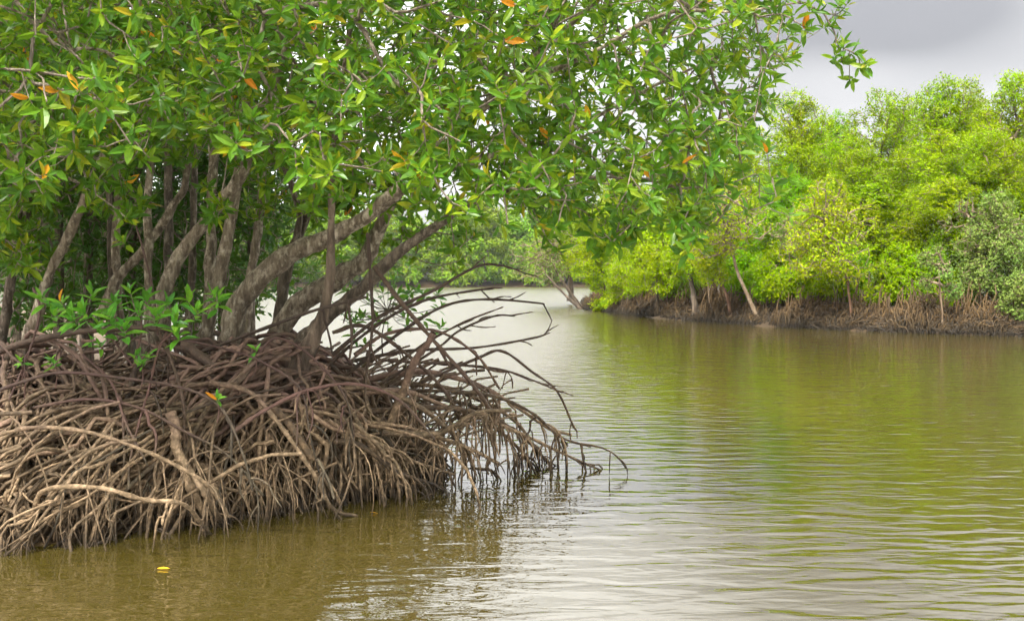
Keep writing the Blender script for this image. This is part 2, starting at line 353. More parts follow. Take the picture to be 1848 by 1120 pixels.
LEFT = [(-14, 6.6), (-6, 7.5), (-3.55, 8.25), (-2.9, 8.75), (-2.3, 9.3), (-1.5, 9.85), (-.85, 10.7), (-.75, 11.8), (-1.3, 13), (-3.3, 15.2), (-5.2, 20), (-8.2, 28), (-14, 44), (-26, 70), (-60, 70), (-60, 4)]
RIGHT = [(60, 22), (24, 33), (16.8, 37.6), (13.4, 40.6), (10.4, 44.9), (7.3, 53), (5.5, 63), (4.5, 68), (4.6, 73), (8, 82), (20, 100), (60, 130), (170, 150), (170, 22)]
FAR = [(-175, 120), (-120, 165), (-60, 196), (0, 207), (40, 212), (90, 205), (170, 190), (170, 325), (-175, 325)]
def zleft(x, y):
    d = polydist(x, y, LEFT); return np.where(d < 0, np.maximum(-0.5, d*0.5), 0.5*(1-np.exp(-d/1.6)))-0.04
def zright(x, y):
    d = polydist(x, y, RIGHT); return np.where(d < 0, np.maximum(-0.6, d*0.6), 1.05*(1-np.exp(-d/1.1)))-0.03
def land(name, poly, zf, x0, x1, y0, y1, step, m, amp, ns):
    xs = np.arange(x0, x1+step, step); ys = np.arange(y0, y1+step, step); X, Y = np.meshgrid(xs, ys)
    Z = zf(X, Y); Z = Z+amp*fnoise(X, Y, ns)*np.clip(Z+0.3, 0, 1)+amp*.5*fnoise(X, Y, ns*3.1)*np.clip(Z+.3, 0, 1)
    keep = Z > -0.45
    nx = len(xs); i, j = np.meshgrid(np.arange(len(ys)-1), np.arange(nx-1), indexing='ij')
    q = np.stack((i*nx+j, i*nx+j+1, (i+1)*nx+j+1, (i+1)*nx+j), -1).reshape(-1, 4); q = q[keep.ravel()[q].any(1)]
    g = Geo(); g.add(np.stack((X, Y, Z), -1).reshape(-1, 3), q)
    return tag(g.obj(name, m), kind='structure')
land('mud_bank', LEFT, zleft, -14, 0, 6.2, 32, 0.16, M_mud, 0.12, 1.3)
land('mud_bank', LEFT, lambda x, y: zleft(x, y)-0.06, -60, 2, 5, 70, 1.0, M_mud, 0.05, 0.3)
land('river_bank', RIGHT, zright, 2, 34, 28, 86, 0.4, M_mudr, 0.25, 0.7)
land('river_bank', RIGHT, lambda x, y: zright(x, y)-0.08, 2, 170, 22, 160, 3.0, M_mudr, 0.1, 0.2)
def zfar(x, y):
    d = polydist(x, y, FAR); return np.where(d < 0, np.maximum(-1, d*0.3), 1.2*(1-np.exp(-d/2.5)))
land('river_bank', FAR, zfar, -175, 170, 115, 325, 4.0, M_mudr, 0.3, 0.1)

# ------------------------------------------------------------------ the grove on the near bank: trunks
# path rows: photo x, photo y, distance (m), width in photo pixels
WK = 0.58
def tp(rows):
    a = []
    for (x, y, d, wd) in rows: a.append((*W(x, y, d), wd*WK/2/F*d))
    return a
TREES = {
 'A': ('thick mangrove tree leaning far out over the water on a curved grey limb', M_bark,
   [(385, 700, 11.2, 62), (410, 620, 11.1, 66), (432, 545, 11.0, 62), (520, 465, 10.9, 60), (620, 415, 10.8, 52), (715, 345, 10.6, 46), (800, 270, 10.4, 36), (900, 165, 10.1, 27), (1000, 70, 9.8, 20), (1120, -30, 9.5, 13), (1250, -110, 9.3, 8)],
   [[(715, 345, 10.6, 30), (860, 290, 10.3, 20), (1000, 250, 10.1, 14), (1150, 170, 9.8, 10), (1300, 100, 9.5, 7)], [(900, 165, 10.1, 20), (1050, 105, 9.6, 15), (1200, 25, 9.3, 12), (1330, 22, 9.1, 8), (1440, 5, 9.0, 5)]]),
 'B': ('mottled mangrove tree with a kinked trunk rising just behind the big leaning limb', M_bark,
   [(470, 690, 11.7, 60), (520, 575, 11.6, 64), (590, 515, 11.5, 60), (650, 478, 11.4, 54), (680, 425, 11.3, 44), (703, 370, 11.2, 40), (735, 300, 11.1, 33), (765, 190, 11.0, 26), (800, 70, 10.9, 20), (850, -80, 10.8, 13), (880, -260, 10.7, 8)],
   [[(735, 300, 11.1, 22), (800, 230, 11.3, 17), (900, 180, 11.6, 13), (1020, 130, 11.8, 9), (1160, 120, 11.8, 6)]]),
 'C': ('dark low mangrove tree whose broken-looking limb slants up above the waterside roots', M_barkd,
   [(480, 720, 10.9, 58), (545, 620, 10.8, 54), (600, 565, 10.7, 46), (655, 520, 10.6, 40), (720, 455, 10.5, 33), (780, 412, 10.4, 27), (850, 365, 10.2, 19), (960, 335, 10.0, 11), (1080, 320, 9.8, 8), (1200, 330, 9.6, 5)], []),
 'D': ('grey weathered upright trunk standing in front of the big leaning limb', M_barkg,
   [(505, 740, 10.2, 76), (545, 650, 10.2, 56), (575, 590, 10.2, 40), (590, 530, 10.2, 30), (597, 460, 10.2, 26), (598, 370, 10.2, 24), (602, 270, 10.1, 20), (618, 140, 9.9, 15), (640, 0, 9.6, 11), (650, -150, 9.4, 7)],
   [[(602, 270, 10.1, 12), (560, 180, 9.4, 10), (520, 90, 8.8, 8), (470, 20, 8.4, 6)]]),
 'E': ('mangrove tree with a thick twisted trunk slanting up to the right near the green sapling', M_bark,
   [(265, 650, 10.9, 60), (292, 540, 10.8, 52), (312, 480, 10.8, 44), (360, 410, 10.8, 38), (430, 325, 10.7, 34), (462, 240, 10.5, 28), (505, 120, 10.2, 22), (530, 0, 9.9, 17), (560, -130, 9.7, 11), (570, -280, 9.6, 7)],
   [[(462, 240, 10.5, 16), (440, 150, 9.6, 12), (420, 60, 8.8, 9), (400, -20, 8.2, 7)]]),
 'F': ('straight mangrove tree with whitish blotched bark crossing the slanting twisted trunk', M_bark,
   [(345, 690, 11.2, 50), (368, 620, 11.2, 44), (392, 520, 11.2, 40), (410, 420, 11.2, 38), (428, 310, 11.2, 32), (442, 200, 11.1, 26), (455, 60, 11.0, 20), (460, -90, 10.9, 14), (470, -260, 10.8, 8)], []),
 'G': ('upright grey mangrove tree, the paler of the two close together behind the slanting trunk', M_bark,
   [(372, 640, 12.6, 40), (378, 520, 12.6, 36), (380, 400, 12.6, 32), (385, 280, 12.6, 27), (380, 150, 12.5, 22), (392, 0, 12.4, 17), (395, -180, 12.3, 10)], []),
 'H': ('slim upright pole-straight mangrove tree rising behind the tall red sapling stem', M_bark,
   [(266, 660, 12.0, 36), (270, 580, 12.0, 28), (268, 480, 12.0, 26), (268, 380, 12.0, 24), (271, 280, 12.0, 20), (276, 150, 11.9, 17), (270, 0, 11.8, 13), (275, -180, 11.7, 8)], []),
 'I': ('pale-barked mangrove tree leaning right at the left end of the grove', M_bark,
   [(40, 650, 10.4, 46), (62, 580, 10.3, 34), (92, 490, 10.3, 30), (130, 410, 10.2, 28), (160, 340, 10.1, 24), (198, 245, 9.9, 20), (228, 130, 9.5, 16), (250, 20, 9.2, 12), (262, -120, 9.0, 8)],
   [[(198, 245, 9.9, 12), (190, 170, 9.0, 10), (150, 110, 8.2, 9), (95, 55, 7.7, 8), (30, 20, 7.4, 8), (-60, 0, 7.2, 8)]]),
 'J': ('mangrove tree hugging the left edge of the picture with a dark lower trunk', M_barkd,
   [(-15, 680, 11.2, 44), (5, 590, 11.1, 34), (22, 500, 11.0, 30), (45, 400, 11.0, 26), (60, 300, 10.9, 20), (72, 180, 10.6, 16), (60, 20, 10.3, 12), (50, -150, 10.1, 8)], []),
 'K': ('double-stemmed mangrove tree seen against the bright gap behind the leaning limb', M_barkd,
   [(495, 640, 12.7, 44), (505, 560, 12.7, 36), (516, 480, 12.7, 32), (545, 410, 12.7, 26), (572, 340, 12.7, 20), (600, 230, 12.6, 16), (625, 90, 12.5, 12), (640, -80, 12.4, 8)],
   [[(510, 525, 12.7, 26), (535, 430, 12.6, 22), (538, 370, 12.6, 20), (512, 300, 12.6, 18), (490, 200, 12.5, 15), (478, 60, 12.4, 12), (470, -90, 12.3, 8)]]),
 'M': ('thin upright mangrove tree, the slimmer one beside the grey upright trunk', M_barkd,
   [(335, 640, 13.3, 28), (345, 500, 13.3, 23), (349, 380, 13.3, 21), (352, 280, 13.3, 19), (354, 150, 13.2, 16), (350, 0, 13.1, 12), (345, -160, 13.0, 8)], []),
}
TREES.update({
 'N': ('thin straight stem just right of the pole-straight tree', M_barkd, [(296, 640, 13.6, 30), (302, 500, 13.6, 26), (305, 350, 13.6, 24), (300, 180, 13.5, 20), (302, 0, 13.4, 16), (300, -150, 13.3, 10)], []),
 'O': ('thin stem curving up behind the whitish blotched trunk', M_bark, [(440, 620, 13.0, 32), (452, 500, 13.0, 28), (470, 380, 13.0, 26), (476, 260, 12.9, 22), (492, 100, 12.8, 18), (500, -60, 12.7, 12)], []),
 'Q': ('thin grey stem standing in the shade between the pale leaning tree and the pole-straight one', M_bark, [(218, 640, 13.0, 32), (212, 520, 13.0, 28), (210, 400, 13.0, 26), (222, 260, 12.9, 22), (216, 100, 12.8, 18), (212, -60, 12.7, 12)], []),
 'S': ('pale broken-off stem slanting right behind the pole-straight tree', M_bark, [(190, 560, 12.9, 34), (215, 500, 12.9, 30), (258, 450, 12.9, 28), (300, 395, 12.9, 26), (330, 340, 12.9, 24), (350, 250, 12.8, 18), (362, 120, 12.7, 14)], []),
})
KEYS = list(TREES)
ROOTS = {}; BASE = {}; seedp = []; seedi = []; seedd = []; seedc = []
for ti, kx in enumerate(KEYS):
    label, mt, rows, limbs = TREES[kx]
    path = tp(rows); b0 = path[0]; base = np.array((b0[0], b0[1], 0.3)); BASE[kx] = base
    e = empty('mangrove_tree', base, label, 'tree', 'mangrove trees of the near grove'); ROOTS[kx] = e
    g = Geo(); g.add(*trunk_geo(path, 84, 18, 0.20, 1.12, ti)); g.obj('trunk', mt, e, base)
    allp = [path]
    for li, lm in enumerate(limbs):
        lp = tp(lm); g = Geo(); g.add(*trunk_geo(lp, 44, 10, 0.18, 1.0, ti*3+li)); g.obj('limb', mt, e, base); allp.append(lp)
    for p in allp:
        s = spline(p, 40); d = np.gradient(s[:, :3], axis=0); L = 0
        for i in range(40):
            if i: L += np.linalg.norm(s[i, :3]-s[i-1, :3])
            if s[i, 2] > 2.7 and s[i, 3] < 0.10:
                seedp.append(s[i, :3]); seedi.append(ti); seedd.append(d[i]/np.linalg.norm(d[i])+rng.normal(0, .5, 3)); seedc.append(L*0.15)

# ------------------------------------------------------------------ canopy over the near bank
LOWX = [-250, 0, 60, 120, 200, 300, 400, 500, 560, 640, 720, 800, 900, 1000, 1060, 1120, 1200, 1270, 1310, 1385, 1410, 1450, 1530]
LOWY = [430, 420, 400, 310, 335, 280, 300, 310, 365, 365, 350, 390, 400, 400, 430, 400, 430, 420, 330, 290, 190, 95, 55]
def sample_canopy(n, dmin, dmax, mind, edge=0.0):
    got = []; arr = np.zeros((0, 3))
    tries = 0
    while len(got) < n and tries < 120:
        tries += 1
        k = 3000
        d = (rng.uniform(dmin**3, dmax**3, k))**(1/3)
        x = rng.uniform(-260, 1530, k); y = rng.uniform(-620, 440, k)
        low = np.interp(x, LOWX, LOWY)
        low = low-np.clip((d-9.5)*6, -12, 45)*(x > 600)
        keep = (y < low-rng.exponential(18, k))
        right = np.interp(y, [-620, -300, 0, 90, 190, 290, 420], [1100, 1420, 1510, 1440, 1400, 1375, 1290])
        keep &= x < right-rng.exponential(20, k)
        # the crown leans out over the water on the right, stays over the bank behind
        keep &= ~((x > 650) & (d > 12.2)) & ~((x > 1000) & (d < 8.0)) & ~((x > 250) & (d < 7.2))
        # thins upwards, where the photo no longer looks
        keep &= rng.random(k) < np.clip(1-(-y-60)/620, 0.12, 1)
        keep &= rng.random(k) < np.where((x > 1080), 0.62, np.where(x > 800, 0.8, 1.0))
        X = np.stack(((x-924)/F*d, d, CAMZ-(y-HOR)/F*d), -1)[keep]
        for p in X:
            if len(got) >= n: break
            if len(got) and np.min(((arr[:len(got)]-p)**2).sum(1)) < mind*mind: continue
            if len(got) >= len(arr): arr = np.vstack((arr, np.zeros((2000, 3))))
            arr[len(got)] = p; got.append(p)
    return arr[:len(got)].copy()
cp = sample_canopy(5600, 6.6, 13.2, 0.12)
extra = []                                    # sprays that the photo shows hanging clear of the crown
for (x, y, d) in [(1555, 124, 9.0), (1545, 98, 9.0), (1520, 112, 9.0), (1512, 78, 9.0), (1500, 48, 9.0), (1515, 30, 9.1), (1480, 20, 9.0), (1395, 365, 8.6), (1350, 378, 8.7), (1405, 318, 8.8), (1262, 432, 9.0), (1225, 405, 9.0), (1015, 460, 9.4), (985, 425, 9.5), (855, 425, 9.8), (820, 450, 9.9), (230, 395, 8.2), (200, 300, 8.4), (170, 330, 8.3), (600, 345, 8.6), (580, 320, 8.7), (735, 395, 9.6), (1110, 430, 9.4)]:
    extra.append(W(x, y, d))
for (x0, x1, y0, y1, d0, d1, n_) in [(-30, 110, 320, 490, 9.6, 11, 34), (560, 840, 375, 475, 11.6, 13, 46), (150, 420, 300, 410, 9.2, 10.6, 16), (1000, 1290, 375, 440, 8.8, 10, 22), (440, 620, 290, 400, 12.4, 14, 34), (560, 760, 320, 380, 10.8, 12, 40), (1290, 1400, 300, 390, 8.6, 9.6, 7)]:
    for q in range(n_): extra.append(W(rng.uniform(x0, x1), rng.uniform(y0, y1), rng.uniform(d0, d1)))
cp = np.vstack((cp, extra))
pos, par, tid, tan, tip, ns = grow(cp, np.array(seedp), seedi, np.array(seedd), 0.30, np.array(seedc), 0.5)
# rosettes at each tip plus some on the last inner node
tipP = pos[tip]; ax = unit(tan[tip]*0.8+np.array([0.08, -0.42, 0.60])+rng.normal(0, .25, (len(tip), 3)))
tt = tid[tip]
# a short side shoot beside most tips
ns2 = np.where(rng.random(len(tip)) < 0.85)[0]; off = unit(rng.normal(size=(len(ns2), 3))+np.array([0, -.2, .1]))*rng.uniform(.10, .22, (len(ns2), 1))
shp = tipP[ns2]+off; back_ = pos[par[tip[ns2]]]*0.35+tipP[ns2]*0.65
tipP = np.vstack((tipP, shp)); ax = np.vstack((ax, unit(off*3+np.array([.05, -.35, .55])+rng.normal(0, .25, off.shape)))); tt = np.concatenate((tt, tt[ns2])); SHT = tt[len(tip):]
uu = np.linspace(0, 1, 4)[None, :, None]; SHP = back_[:, None]*(1-uu)+shp[:, None]*uu-np.array([0, 0, .03])*np.sin(uu*math.pi); SHR = np.tile(np.linspace(.0045, .0035, 4), (len(ns2), 1))
LP, LM, LS = rosettes(tipP, ax, 8, (0.090, 0.158))
LT = np.repeat(tt, 8)
keep = rng.random(len(LP)) < 0.9
inner = np.setdiff1d(np.arange(ns, len(pos)), tip); inner = inner[rng.random(len(inner)) < 0.5]
P2, M2, S2 = rosettes(pos[inner]+rng.normal(0, .05, (len(inner), 3)), unit(tan[inner]+rng.normal(0, .6, (len(inner), 3))+np.array([0, 0, .5])), 5, (0.08, 0.13))
LP = np.vstack((LP[keep], P2)); LM = np.concatenate((LM[keep], M2)); LS = np.concatenate((LS[keep], S2)); LT = np.concatenate((LT[keep], np.repeat(tid[inner], 5)))
LC = rng.random(len(LP))
# the leaves that show largest become parts of their own
cen = LP+LM[:, :, 1]*LS[:, None]*0.5
px = 924+F*cen[:, 0]/cen[:, 1]; py = HOR-F*(cen[:, 2]-CAMZ)/cen[:, 1]
face = np.abs(np.einsum('ij,ij->i', LM[:, :, 2], unit(cen-np.array([0, 0, CAMZ]))))
score = LS/cen[:, 1]*(0.35+0.65*face); score[(px < 0) | (px > 1848) | (py < 0)] = 0
chosen = np.zeros(len(LP), bool)
tmpl_meshes = {}
def leaf_mesh(key, m):
    if key not in tmpl_meshes:
        i = key[1]; tv, tf = leaf_template((0.16, 0.45, 0.78), (0.3, 0.5, 0.65)[i], (0.04, 0.12, 0.2)[i], (0.16, 0.18, 0.20)[i])
        g = Geo(); g.add(tv, tf); tmpl_meshes[key] = g.mesh('leaf', m, smooth=False)
    return tmpl_meshes[key]
def leaf_obj(name, key, m, parent, p, M, s):
    o = bpy.data.objects.new(name, leaf_mesh(key, m)); C.objects.link(o); o.parent = parent
    o.matrix_local = Matrix.Translation(Vector(p)) @ (Matrix(M.tolist()).to_4x4() @ Matrix.Diagonal((s, s, s, 1)))
    return o
for ti, kx in enumerate(KEYS):
    e = ROOTS[kx]; base = BASE[kx]
    mine = np.where(LT == ti)[0]
    if not len(mine): continue
    top = mine[np.argsort(-score[mine])][:300]; top = top[score[top] > 0]; chosen[top] = True
    rest = np.setdiff1d(mine, top)
    sn = score[rest] > 0; g = Geo(); leaf_geo(g, LEAF_TWO, LP[rest[sn]], LM[rest[sn]], LS[rest[sn]], LC[rest[sn]]); leaf_geo(g, LEAF_MID, LP[rest[~sn]], LM[rest[~sn]], LS[rest[~sn]], LC[rest[~sn]])
    crown = tag(g.obj('crown', M_leaf, e, base, False), kind='stuff')
    sel = (tid == ti); bt = branch_tubes(pos, par, tan, ns, 0.0052, 2.35, 0.045, 4, 4, sel)
    if bt is not None: g = Geo(); g.add(*bt); g.add(*tubes(SHP[SHT == ti], SHR[SHT == ti], 3)); tag(g.obj('branches', M_twig, e, base), kind='stuff')
    yl = set(rng.choice(top, max(1, len(top)//45), replace=False).tolist()) if len(top) else set()
    for i in top:
        yel = int(i) in yl
        leaf_obj('yellowed_leaf' if yel else 'leaf', ('y' if yel else 'g', int(i) % 3), M_orange if yel else M_leaf, crown, LP[i]-base, LM[i], LS[i])

# ------------------------------------------------------------------ trees standing deeper in the grove
def simple_tree(name, label, cat, group, base, path, lobes, nros, nleaf, lsize, lm, bm, tm, tmpl=LEAF_FAR, tipr=0.012, maxr=0.10, step=0.8, share=None, k=3, shell=0.55, tk=8, r=rng, upw=0.7, twk=3, spread=(.35, 1.45), lkeep=1.0, flare=1.3, jit=0.35, deep=0):
    """trunk path rows (x,y,z,r); lobes rows (x,y,z,rx,ry,rz)"""
    base = np.asarray(base, float)
    e = empty(name, base, label, cat, group)
    if deep: path = [(2*path[0][0]-path[1][0]*1.0 if False else path[0][0]-(path[1][0]-path[0][0])*.3, path[0][1]+.1, path[0][2]-deep, path[0][3]*1.15)]+list(path)
    g = Geo(); g.add(*trunk_geo(path, 18, tk, 0.12, flare, float(base[0]))); g.obj('trunk', bm, e, base)
    L = np.asarray(lobes, float); vol = (L[:, 3]*L[:, 4]*L[:, 5])**0.67; wgt = vol/vol.sum()
    which = r.choice(len(L), nros, p=wgt); u = unit(r.normal(size=(nros, 3))); rr = shell+(1-shell)*r.random(nros)**0.6
    pts = L[which, :3]+u*rr[:, None]*L[which, 3:]
    s = spline(path, 14); s = s[5:]; d = np.gradient(s[:, :3], axis=0)
    sc_ = np.linspace(0.6, 0, len(s))
    pos, par, tid, tan, tip, ns = grow(pts, s[:, :3], [0]*len(s), d+r.normal(0, .3, d.shape), 0.35, sc_, step, r)
    g = Geo(); g.add(*branch_tubes(pos, par, tan, ns, tipr, 2.3, maxr, k, twk)); tag(g.obj('branches', tm, e, base), kind='stuff')
    axd = unit(u*0.7+tan[tip]*0.4+np.array([0, 0, upw])+r.normal(0, .2, (nros, 3)))
    P, M, S = rosettes(pos[tip], axd, nleaf, lsize, spread, r)
    P = P+r.normal(0, lsize[0]*jit, P.shape)
    if lkeep < 1: kk = r.random(len(P)) < lkeep; P, M, S = P[kk], M[kk], S[kk]
    g = Geo(); leaf_geo(g, tmpl, P, M, S, r.random(len(P)))
    tag(g.obj('crown', lm, e, base, False), kind='stuff')
    return e

r2 = np.random.default_rng(5)
back = [(205, 14.5, 18), (236, 15.5, 16), (298, 14.8, 18), (160, 16, 20), (105, 15, 20), (30, 17, 22), (-40, 14, 22), (455, 15.5, 14), (130, 21, 20), (20, 24, 22), (200, 20, 16), (290, 18.5, 16), (-20, 20, 22), (75, 27, 22), (350, 17, 14), (400, 19, 14), (250, 23, 16), (150, 26, 18)]
BLAB = {0: 'dark slender trunk just left of the pole-straight upright tree', 1: 'thin dark trunk tight against the left side of the pole-straight tree', 2: 'dark trunk in shade between the pole-straight tree and the thin upright one', 3: 'dark shaded trunk just right of the pale leaning tree', 4: 'dark shaded trunk crossed by the pale leaning tree', 5: 'dark shaded trunk behind the tree that hugs the left edge', 7: 'thin dark trunk behind the whitish blotched tree, beside the bright gap'}
backp = []
for i, (x, d, wd) in enumerate(back):
    b0 = W(x, 560, d); b0[2] = 0.4; rad = wd/2/F*d; hgt = r2.uniform(6.5, 9.0); lean = r2.normal(0, .3, 2)
    path = [(b0[0]+lean[0]*q*q, b0[1]+lean[1]*q*q, b0[2]-0.1+hgt*q, rad*(1-0.72*q)) for q in (0, .25, .5, .75, 1)]
    if i >= 8:
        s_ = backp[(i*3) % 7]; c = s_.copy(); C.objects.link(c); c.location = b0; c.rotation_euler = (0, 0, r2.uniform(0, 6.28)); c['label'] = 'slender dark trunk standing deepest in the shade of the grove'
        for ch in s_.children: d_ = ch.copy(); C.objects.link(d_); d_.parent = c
        continue
    lobes = []
    for q in range(8):
        a = r2.uniform(0, 6.28); rr = r2.uniform(.3, 1.6)
        lobes.append((b0[0]+rr*math.cos(a), b0[1]+rr*math.sin(a), r2.uniform(1.6, hgt) if x < 420 else r2.uniform(3.2, hgt), r2.uniform(.7, 1.2), r2.uniform(.7, 1.2), r2.uniform(.6, 1.0)))
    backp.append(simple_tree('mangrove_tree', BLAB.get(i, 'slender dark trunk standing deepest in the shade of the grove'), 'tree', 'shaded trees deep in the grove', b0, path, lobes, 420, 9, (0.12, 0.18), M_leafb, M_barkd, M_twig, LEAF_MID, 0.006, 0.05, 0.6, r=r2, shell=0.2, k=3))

# ------------------------------------------------------------------ prop roots of the near grove
r3 = np.random.default_rng(23)
def wob(P, amp, r=r3):
    n = len(P); k = np.zeros((n, 3)); a = r.normal(0, amp, (n, 3)); a[0] = 0
    return P+a
def root_tube(g, P, r0, r1, k=6, n=None):
    P = np.asarray(P, float); n = n or max(8, len(P)*3)
    s = spline(P, n); R = np.linspace(r0, r1, n)*(1+0.10*np.sin(np.arange(n)*1.9+P[0, 0]*9)+0.10*r3.normal(size=n))
    s = np.vstack((s, s[-1]+(s[-1]-s[-2])*0.3)); R = np.append(R, R[-1]*0.15)
    g.add(*tubes(s[None], R[None], k), np.full((len(s)-1)*k, float(r3.uniform(0, .45))))
_gx, _gy = np.meshgrid(np.arange(-16, 4, .1), np.arange(4, 22, .1)); _gz = zleft(_gx, _gy)
def gz(x, y): return float(_gz[min(179, max(0, int(round((y-4)*10)))), min(199, max(0, int(round((x+16)*10))))])
def arch(p0, p1, sag=1.0, wobble=0.05, n=7, r=r3):
    """from p0 outwards, then ever steeper down to p1"""
    p0 = np.asarray(p0); p1 = np.asarray(p1); q = np.linspace(0, 1, n); a = q*math.pi/2*sag
    hx = np.sin(a)/math.sin(math.pi/2*sag); hz = (np.cos(a)-math.cos(math.pi/2*sag))/(1-math.cos(math.pi/2*sag))
    side = np.cross(unit(p1-p0), [0, 0, 1]); bow = r.normal(0, 0.10)*np.linalg.norm(p1-p0)*np.sin(q*math.pi)
    P = np.stack((p0[0]+(p1[0]-p0[0])*hx, p0[1]+(p1[1]-p0[1])*hx, p1[2]+(p0[2]-p1[2])*hz), -1)+bow[:, None]*side
    return wob(P, wobble, r)
def fork(g, P, rr, depth=1, r=r3, nf=None, spread=0.6, hang=False):
    for _ in range(nf or int(r.integers(1, 4))):
        n = len(P); i = int(r.integers(n//2, n-1)); p = P[i]; dirv = unit(P[min(i+1, n-1)]-P[i-1]); dirv[2] = 0
        side = r.normal(0, 1, 2); L = max(0.12, p[2])*r.uniform(0.3, 0.9)
        q = p+np.array([dirv[0]*L*0.7+side[0]*spread*L, dirv[1]*L*0.7+side[1]*spread*L, 0])
        q[2] = max(gz(q[0], q[1]), 0)-0.06 if not hang else r.uniform(-0.05, max(0.0, p[2]-0.25))
        Q = arch(p, q, 0.9, 0.02, 5, r); ra = rr*r.uniform(.5, .8); root_tube(g, Q, ra, ra*0.7, 4, 7)
        if depth: fork(g, Q, ra, depth-1, r, int(r.integers(0, 3)), spread, hang)
basearr = np.array([BASE[k] for k in KEYS]); nroot = {k: 0 for k in KEYS}
shore = np.array(LEFT[1:9]); seg = np.linalg.norm(np.diff(shore, axis=0), axis=1); cum = np.concatenate(([0], np.cumsum(seg)))
def shore_pt(u, inset):
    s = u*cum[-1]; i = min(len(seg)-1, int(np.searchsorted(cum, s, 'right')-1)); f = (s-cum[i])/seg[i]
    p = shore[i]*(1-f)+shore[i+1]*f; tdir = (shore[i+1]-shore[i])/seg[i]; nrm = np.array([-tdir[1], tdir[0]])
    return p+nrm*inset
cnt = 0
for i in range(700):
    u = r3.uniform(0.12, 0.97); inset = abs(r3.normal(0, 0.55))-0.14 if r3.random() < 0.7 else r3.uniform(0.3, 2.4)
    e2 = shore_pt(u, inset); end = np.array((e2[0], e2[1], max(gz(e2[0], e2[1]), 0.0)-0.08))
    dd = np.hypot(basearr[:, 0]-end[0]+r3.normal(0, 1.3, len(KEYS)), basearr[:, 1]-end[1]); kx = KEYS[int(np.argmin(dd))]; b0 = BASE[kx]
    zs = r3.uniform(0.55, 1.45)
    st = np.array((b0[0]+r3.normal(0, .25), b0[1]+r3.normal(0, .2), zs))
    L = np.hypot(*(st-end)[:2])
    if L > 2.2: st[:2] = end[:2]+(st[:2]-end[:2])*2.2/L*r3.uniform(.6, 1); st[2] = r3.uniform(0.45, 1.15)
    rad = float(np.clip(r3.lognormal(math.log(0.0145), 0.36), 0.009, 0.036))
    P = arch(st, end, r3.uniform(0.35, 1.0), 0.05, 8)
    g = Geo(); root_tube(g, P, rad*1.15, rad*0.85, 6, 18)
    fork(g, P, rad, 1)
    rd = r3.random(); g.obj('prop_root', M_root if rd < .80 else (M_rootd if rd < .95 else M_rootr), ROOTS[kx], BASE[kx])
# chords that cross the mass at every angle
for i in range(190):
    u = r3.uniform(0.12, 0.95); i0 = r3.uniform(0.0, 1.7); a2 = shore_pt(u, i0); u2 = np.clip(u+r3.normal(0, .13), .1, .98); b2 = shore_pt(u2, r3.uniform(-.05, 1.5))
    top_ = lambda q: 0.16+0.62*min(1.0, max(0.0, q))
    p0 = np.array((*a2, r3.uniform(.5, 1.05)*top_(i0)+.12)); p1 = np.array((*b2, r3.uniform(-.05, .45)))
    kx = KEYS[int(np.argmin(np.hypot(basearr[:, 0]-p0[0], basearr[:, 1]-p0[1])))]; b0 = BASE[kx]
    kink = (p0+p1)/2+np.array([r3.normal(0, .1), r3.normal(0, .1), r3.uniform(.02, .28)])
    rad = float(np.clip(r3.lognormal(math.log(0.0165), 0.35), 0.009, 0.036)); g = Geo()
    st = np.array((p0[0]*.6+b0[0]*.4, p0[1]*.6+b0[1]*.4, p0[2]+r3.uniform(.05, .3)))
    Q = wob(np.array((st, p0, kink, p1)), .03); root_tube(g, Q, rad*1.1, rad*.75, 6, 18); fork(g, spline(Q, 8), rad, 0)
    g.obj('prop_root', M_root if r3.random() < .85 else M_rootd, ROOTS[kx], BASE[kx])
# fine tangle between them: too small to pick apart
g = Geo()
for i in range(1150):
    u = r3.uniform(0.1, 0.98); e2 = shore_pt(u, r3.uniform(-0.05, 2.6)); z1 = max(gz(*e2), 0)-0.05
    a = r3.uniform(0, 6.28); L = r3.uniform(.3, 1.1); st = np.array((e2[0]+L*math.cos(a), e2[1]+L*abs(math.sin(a)), z1+r3.uniform(.25, 1.1)))
    P = arch(st, np.array((*e2, z1)), r3.uniform(.6, 1), .03, 5); rr = r3.uniform(.008, .018); root_tube(g, P, rr, rr*.7, 4, 7)
tag(g.obj('root_tangle', M_root, ROOTS['F'], BASE['F']), kind='stuff')

def hero(kx, rows, w0, w1, m=None, forks=0, hang=False, name='prop_root', side=None, k=7):
    k0 = .5 if m is M_rootr else .8; w0 *= k0; w1 *= k0
    P = np.array([W(*q) for q in rows]); d = rows[0][2]; g = Geo()
    root_tube(g, wob(P, 0.008), w0/2/F*d, w1/2/F*d, k, len(P)*6)
    S = spline(P, len(P)*3)
    for _ in range(forks):
        n = len(S); i = int(r3.integers(int(n*.42), n-1)); p = S[i]
        L = r3.uniform(.10, .45); q = p+np.array([r3.normal(.12, .13)*L*2, r3.normal(0, .15)*L*2, 0]); q[2] = max(-0.05, p[2]-r3.uniform(.12, .5)-0.1*L)
        ra = r3.uniform(.008, .016); Q = arch(p, q, .9, .012, 5); root_tube(g, Q, ra, ra*.6, 4, 7)
        for _ in range(int(r3.integers(0, 3))):
            j = int(r3.integers(1, 4)); q2 = Q[j]+np.array([r3.normal(0, .07), r3.normal(0, .07), -r3.uniform(.06, .25)]); q2[2] = max(q2[2], -.05)
            root_tube(g, arch(Q[j], q2, .8, .006, 4), ra*.7, ra*.4, 4, 5)
    par_ = ROOTS[kx] if kx else None
    return g.obj(name, m or M_root, par_, BASE[kx] if kx else (0, 0, 0))
